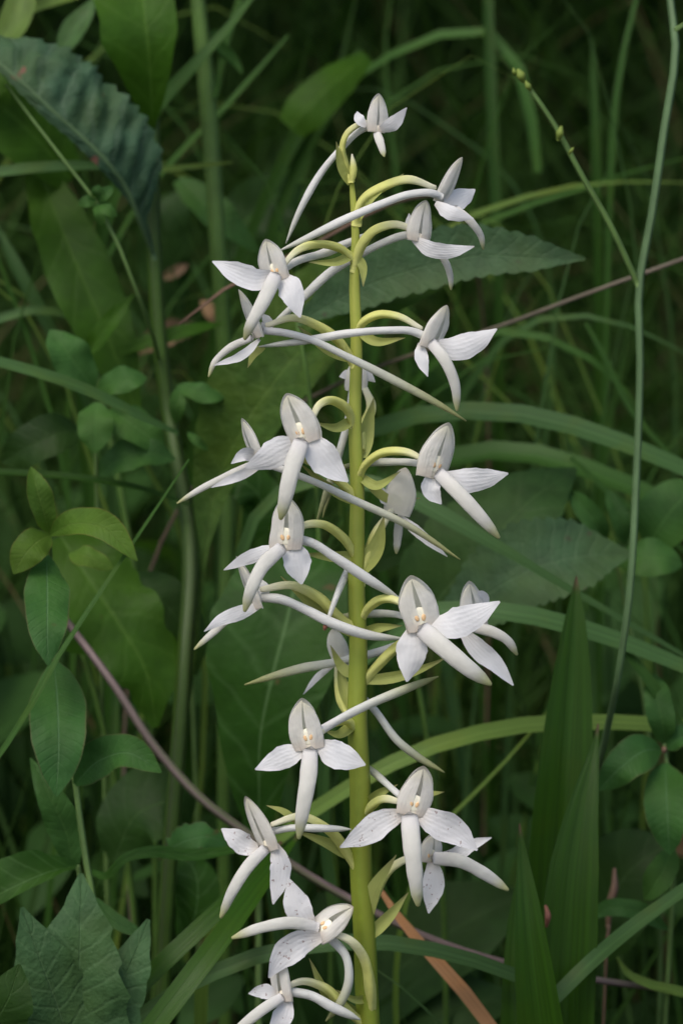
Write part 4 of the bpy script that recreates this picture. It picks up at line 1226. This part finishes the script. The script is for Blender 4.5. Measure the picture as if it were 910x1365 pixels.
# --- sword leaved plant
b = gp(735, 1420, 55, 0, .01)
T18 = thing('sword_leaved_plant', 'stiff upright sword shaped leaves right of the spike', 'plant', b)
def sword(pts, wl, label=None, **kw):
    g = G()
    pts = [b + Vector((RND.uniform(-.003, .003), RND.uniform(-.003, .003), 0))] + pts
    wl = [wl[0] * .8] + wl
    g.ribbon(pts, wl, 60, 8, thick=.0005, **kw)
    o = g.build('leaf', M['sword'], T18, b)
    if label:
        o['label'] = label
sword([(738, 1420, 62), (745, 1250, 62), (750, 1120, 62), (758, 1000, 62), (764, 900, 63), (767, 830, 64), (768, 768, 66)], [92, 94, 88, 76, 56, 32, 2], 'tallest leaf', fold=.42, asym=(1.08, .92), seed=1, rag=.02)
sword([(752, 1420, 51), (757, 1250, 50), (766, 1150, 50), (780, 1060, 52), (792, 1000, 55), (797, 965, 58)], [80, 80, 66, 36, 12, 2], fold=.2, seed=2, rag=.02)
sword([(726, 1420, 36), (712, 1300, 34), (703, 1210, 34), (697, 1150, 36), (692, 1098, 38)], [74, 56, 36, 18, 1.5], 'shorter front leaf with brown tip', fold=.35, seed=3, rag=.02)
sword([(682, 1420, 56), (683, 1320, 56), (686, 1230, 58), (691, 1160, 60)], [34, 30, 20, 3], fold=.2, seed=4)
sword([(700, 1420, 44), (697, 1370, 44), (690, 1330, 46)], [20, 16, 2], fold=.2, seed=5)
g = G()
g.tube([(727, 1208, 46), (730, 1222, 44), (728, 1236, 45)], [4, 9, 4], 10, 8)
tag(g.build('dry_bud', M['bud_red']), 'tiny reddish dry bud caught between the sword leaves', 'bud')
# --- brown seed head
b = gp(806, 1320, 110, 0, .02)
T19 = thing('seed_stalk', 'thin stalk with pinkish brown seed head at the lower right', 'seed stalk', b)
stalk(T19, [b, (806, 1320, 110), (810, 1240, 108), (814, 1215, 108)], [3, 3, 4, 4], 'dry')
g = G()
g.tube([(810, 1236, 108), (813, 1205, 107), (818, 1185, 107), (819, 1158, 108)], [6, 10, 11, 4], 16, 8, rib=.15, twist=9)
g.build('seed_head', M['dry'], T19)
# --- dark leaves low behind the stem
b = gp(500, 1400, 150, 0, .03)
T20 = thing('shaded_leaf_plant', 'broad dark leaves in the shade low behind the orchid stem', 'plant', b)
leaf(T20, [b, (480, 1350, 150), (560, 1268, 146), (630, 1225, 146), (700, 1190, 150)], [10, 90, 140, 120, 10], 'broad_dark')
leaf(T20, [b, (520, 1380, 146), (600, 1345, 140), (690, 1330, 144)], [10, 80, 110, 10], 'broad_dark')
leaf(T20, [b, (440, 1330, 152), (420, 1260, 150), (430, 1190, 154)], [10, 80, 90, 10], 'broad_dark')
# --- litter
for pts, w_, lb in (([(185, 470, 225), (205, 452, 222), (235, 440, 222), (262, 436, 226)], 34, 'brown dead leaf lying behind the thick dark stem'), ([(215, 372, 230), (232, 362, 229), (250, 352, 230)], 16, 'small pinkish scrap of dead leaf between the left stems'),
                    ([(268, 400, 232), (285, 420, 230), (296, 440, 232)], 20, 'pinkish dead petal-like scrap behind the upper left flower')):
    g = G()
    g.ribbon(pts, mul(OVATE, w_), 14, 6, fold=.3, rag=.3)
    tag(g.build('dead_leaf', M['litter']), lb, 'dead leaf')

# --- loose thin blades in the tangle, many alike
RB = random.Random(77)
for i in range(56):
    d = RB.uniform(150, 330)
    x = RB.uniform(-60, 970)
    top = RB.uniform(-80, 900) if i % 3 else RB.uniform(-80, 350)
    y0 = top + RB.uniform(250, 600)
    lean = RB.uniform(-330, 330)
    pts = [(x - lean * .5, y0, d), (x - lean * .2, y0 + (top - y0) * .4, d - 5), (x + lean * .2, y0 + (top - y0) * .78, d - 8), (x + lean * .75, top + abs(lean) * RB.uniform(0, .15), d - 5)]
    if abs(lean) > 150:
        pts.append((x + lean * 1.15, top + abs(lean) * RB.uniform(.1, .4), d))
    blade('narrow green grass blade in the tangle behind the orchid', pts, RB.uniform(3.5, 9), RB.choice(['blade', 'blade', 'blade_dark', 'blade_blue', 'blade_yellow']), group='narrow grass blades in the tangle', base=(RB.uniform(-.02, .02), RB.uniform(-.01, .03)), n=20)
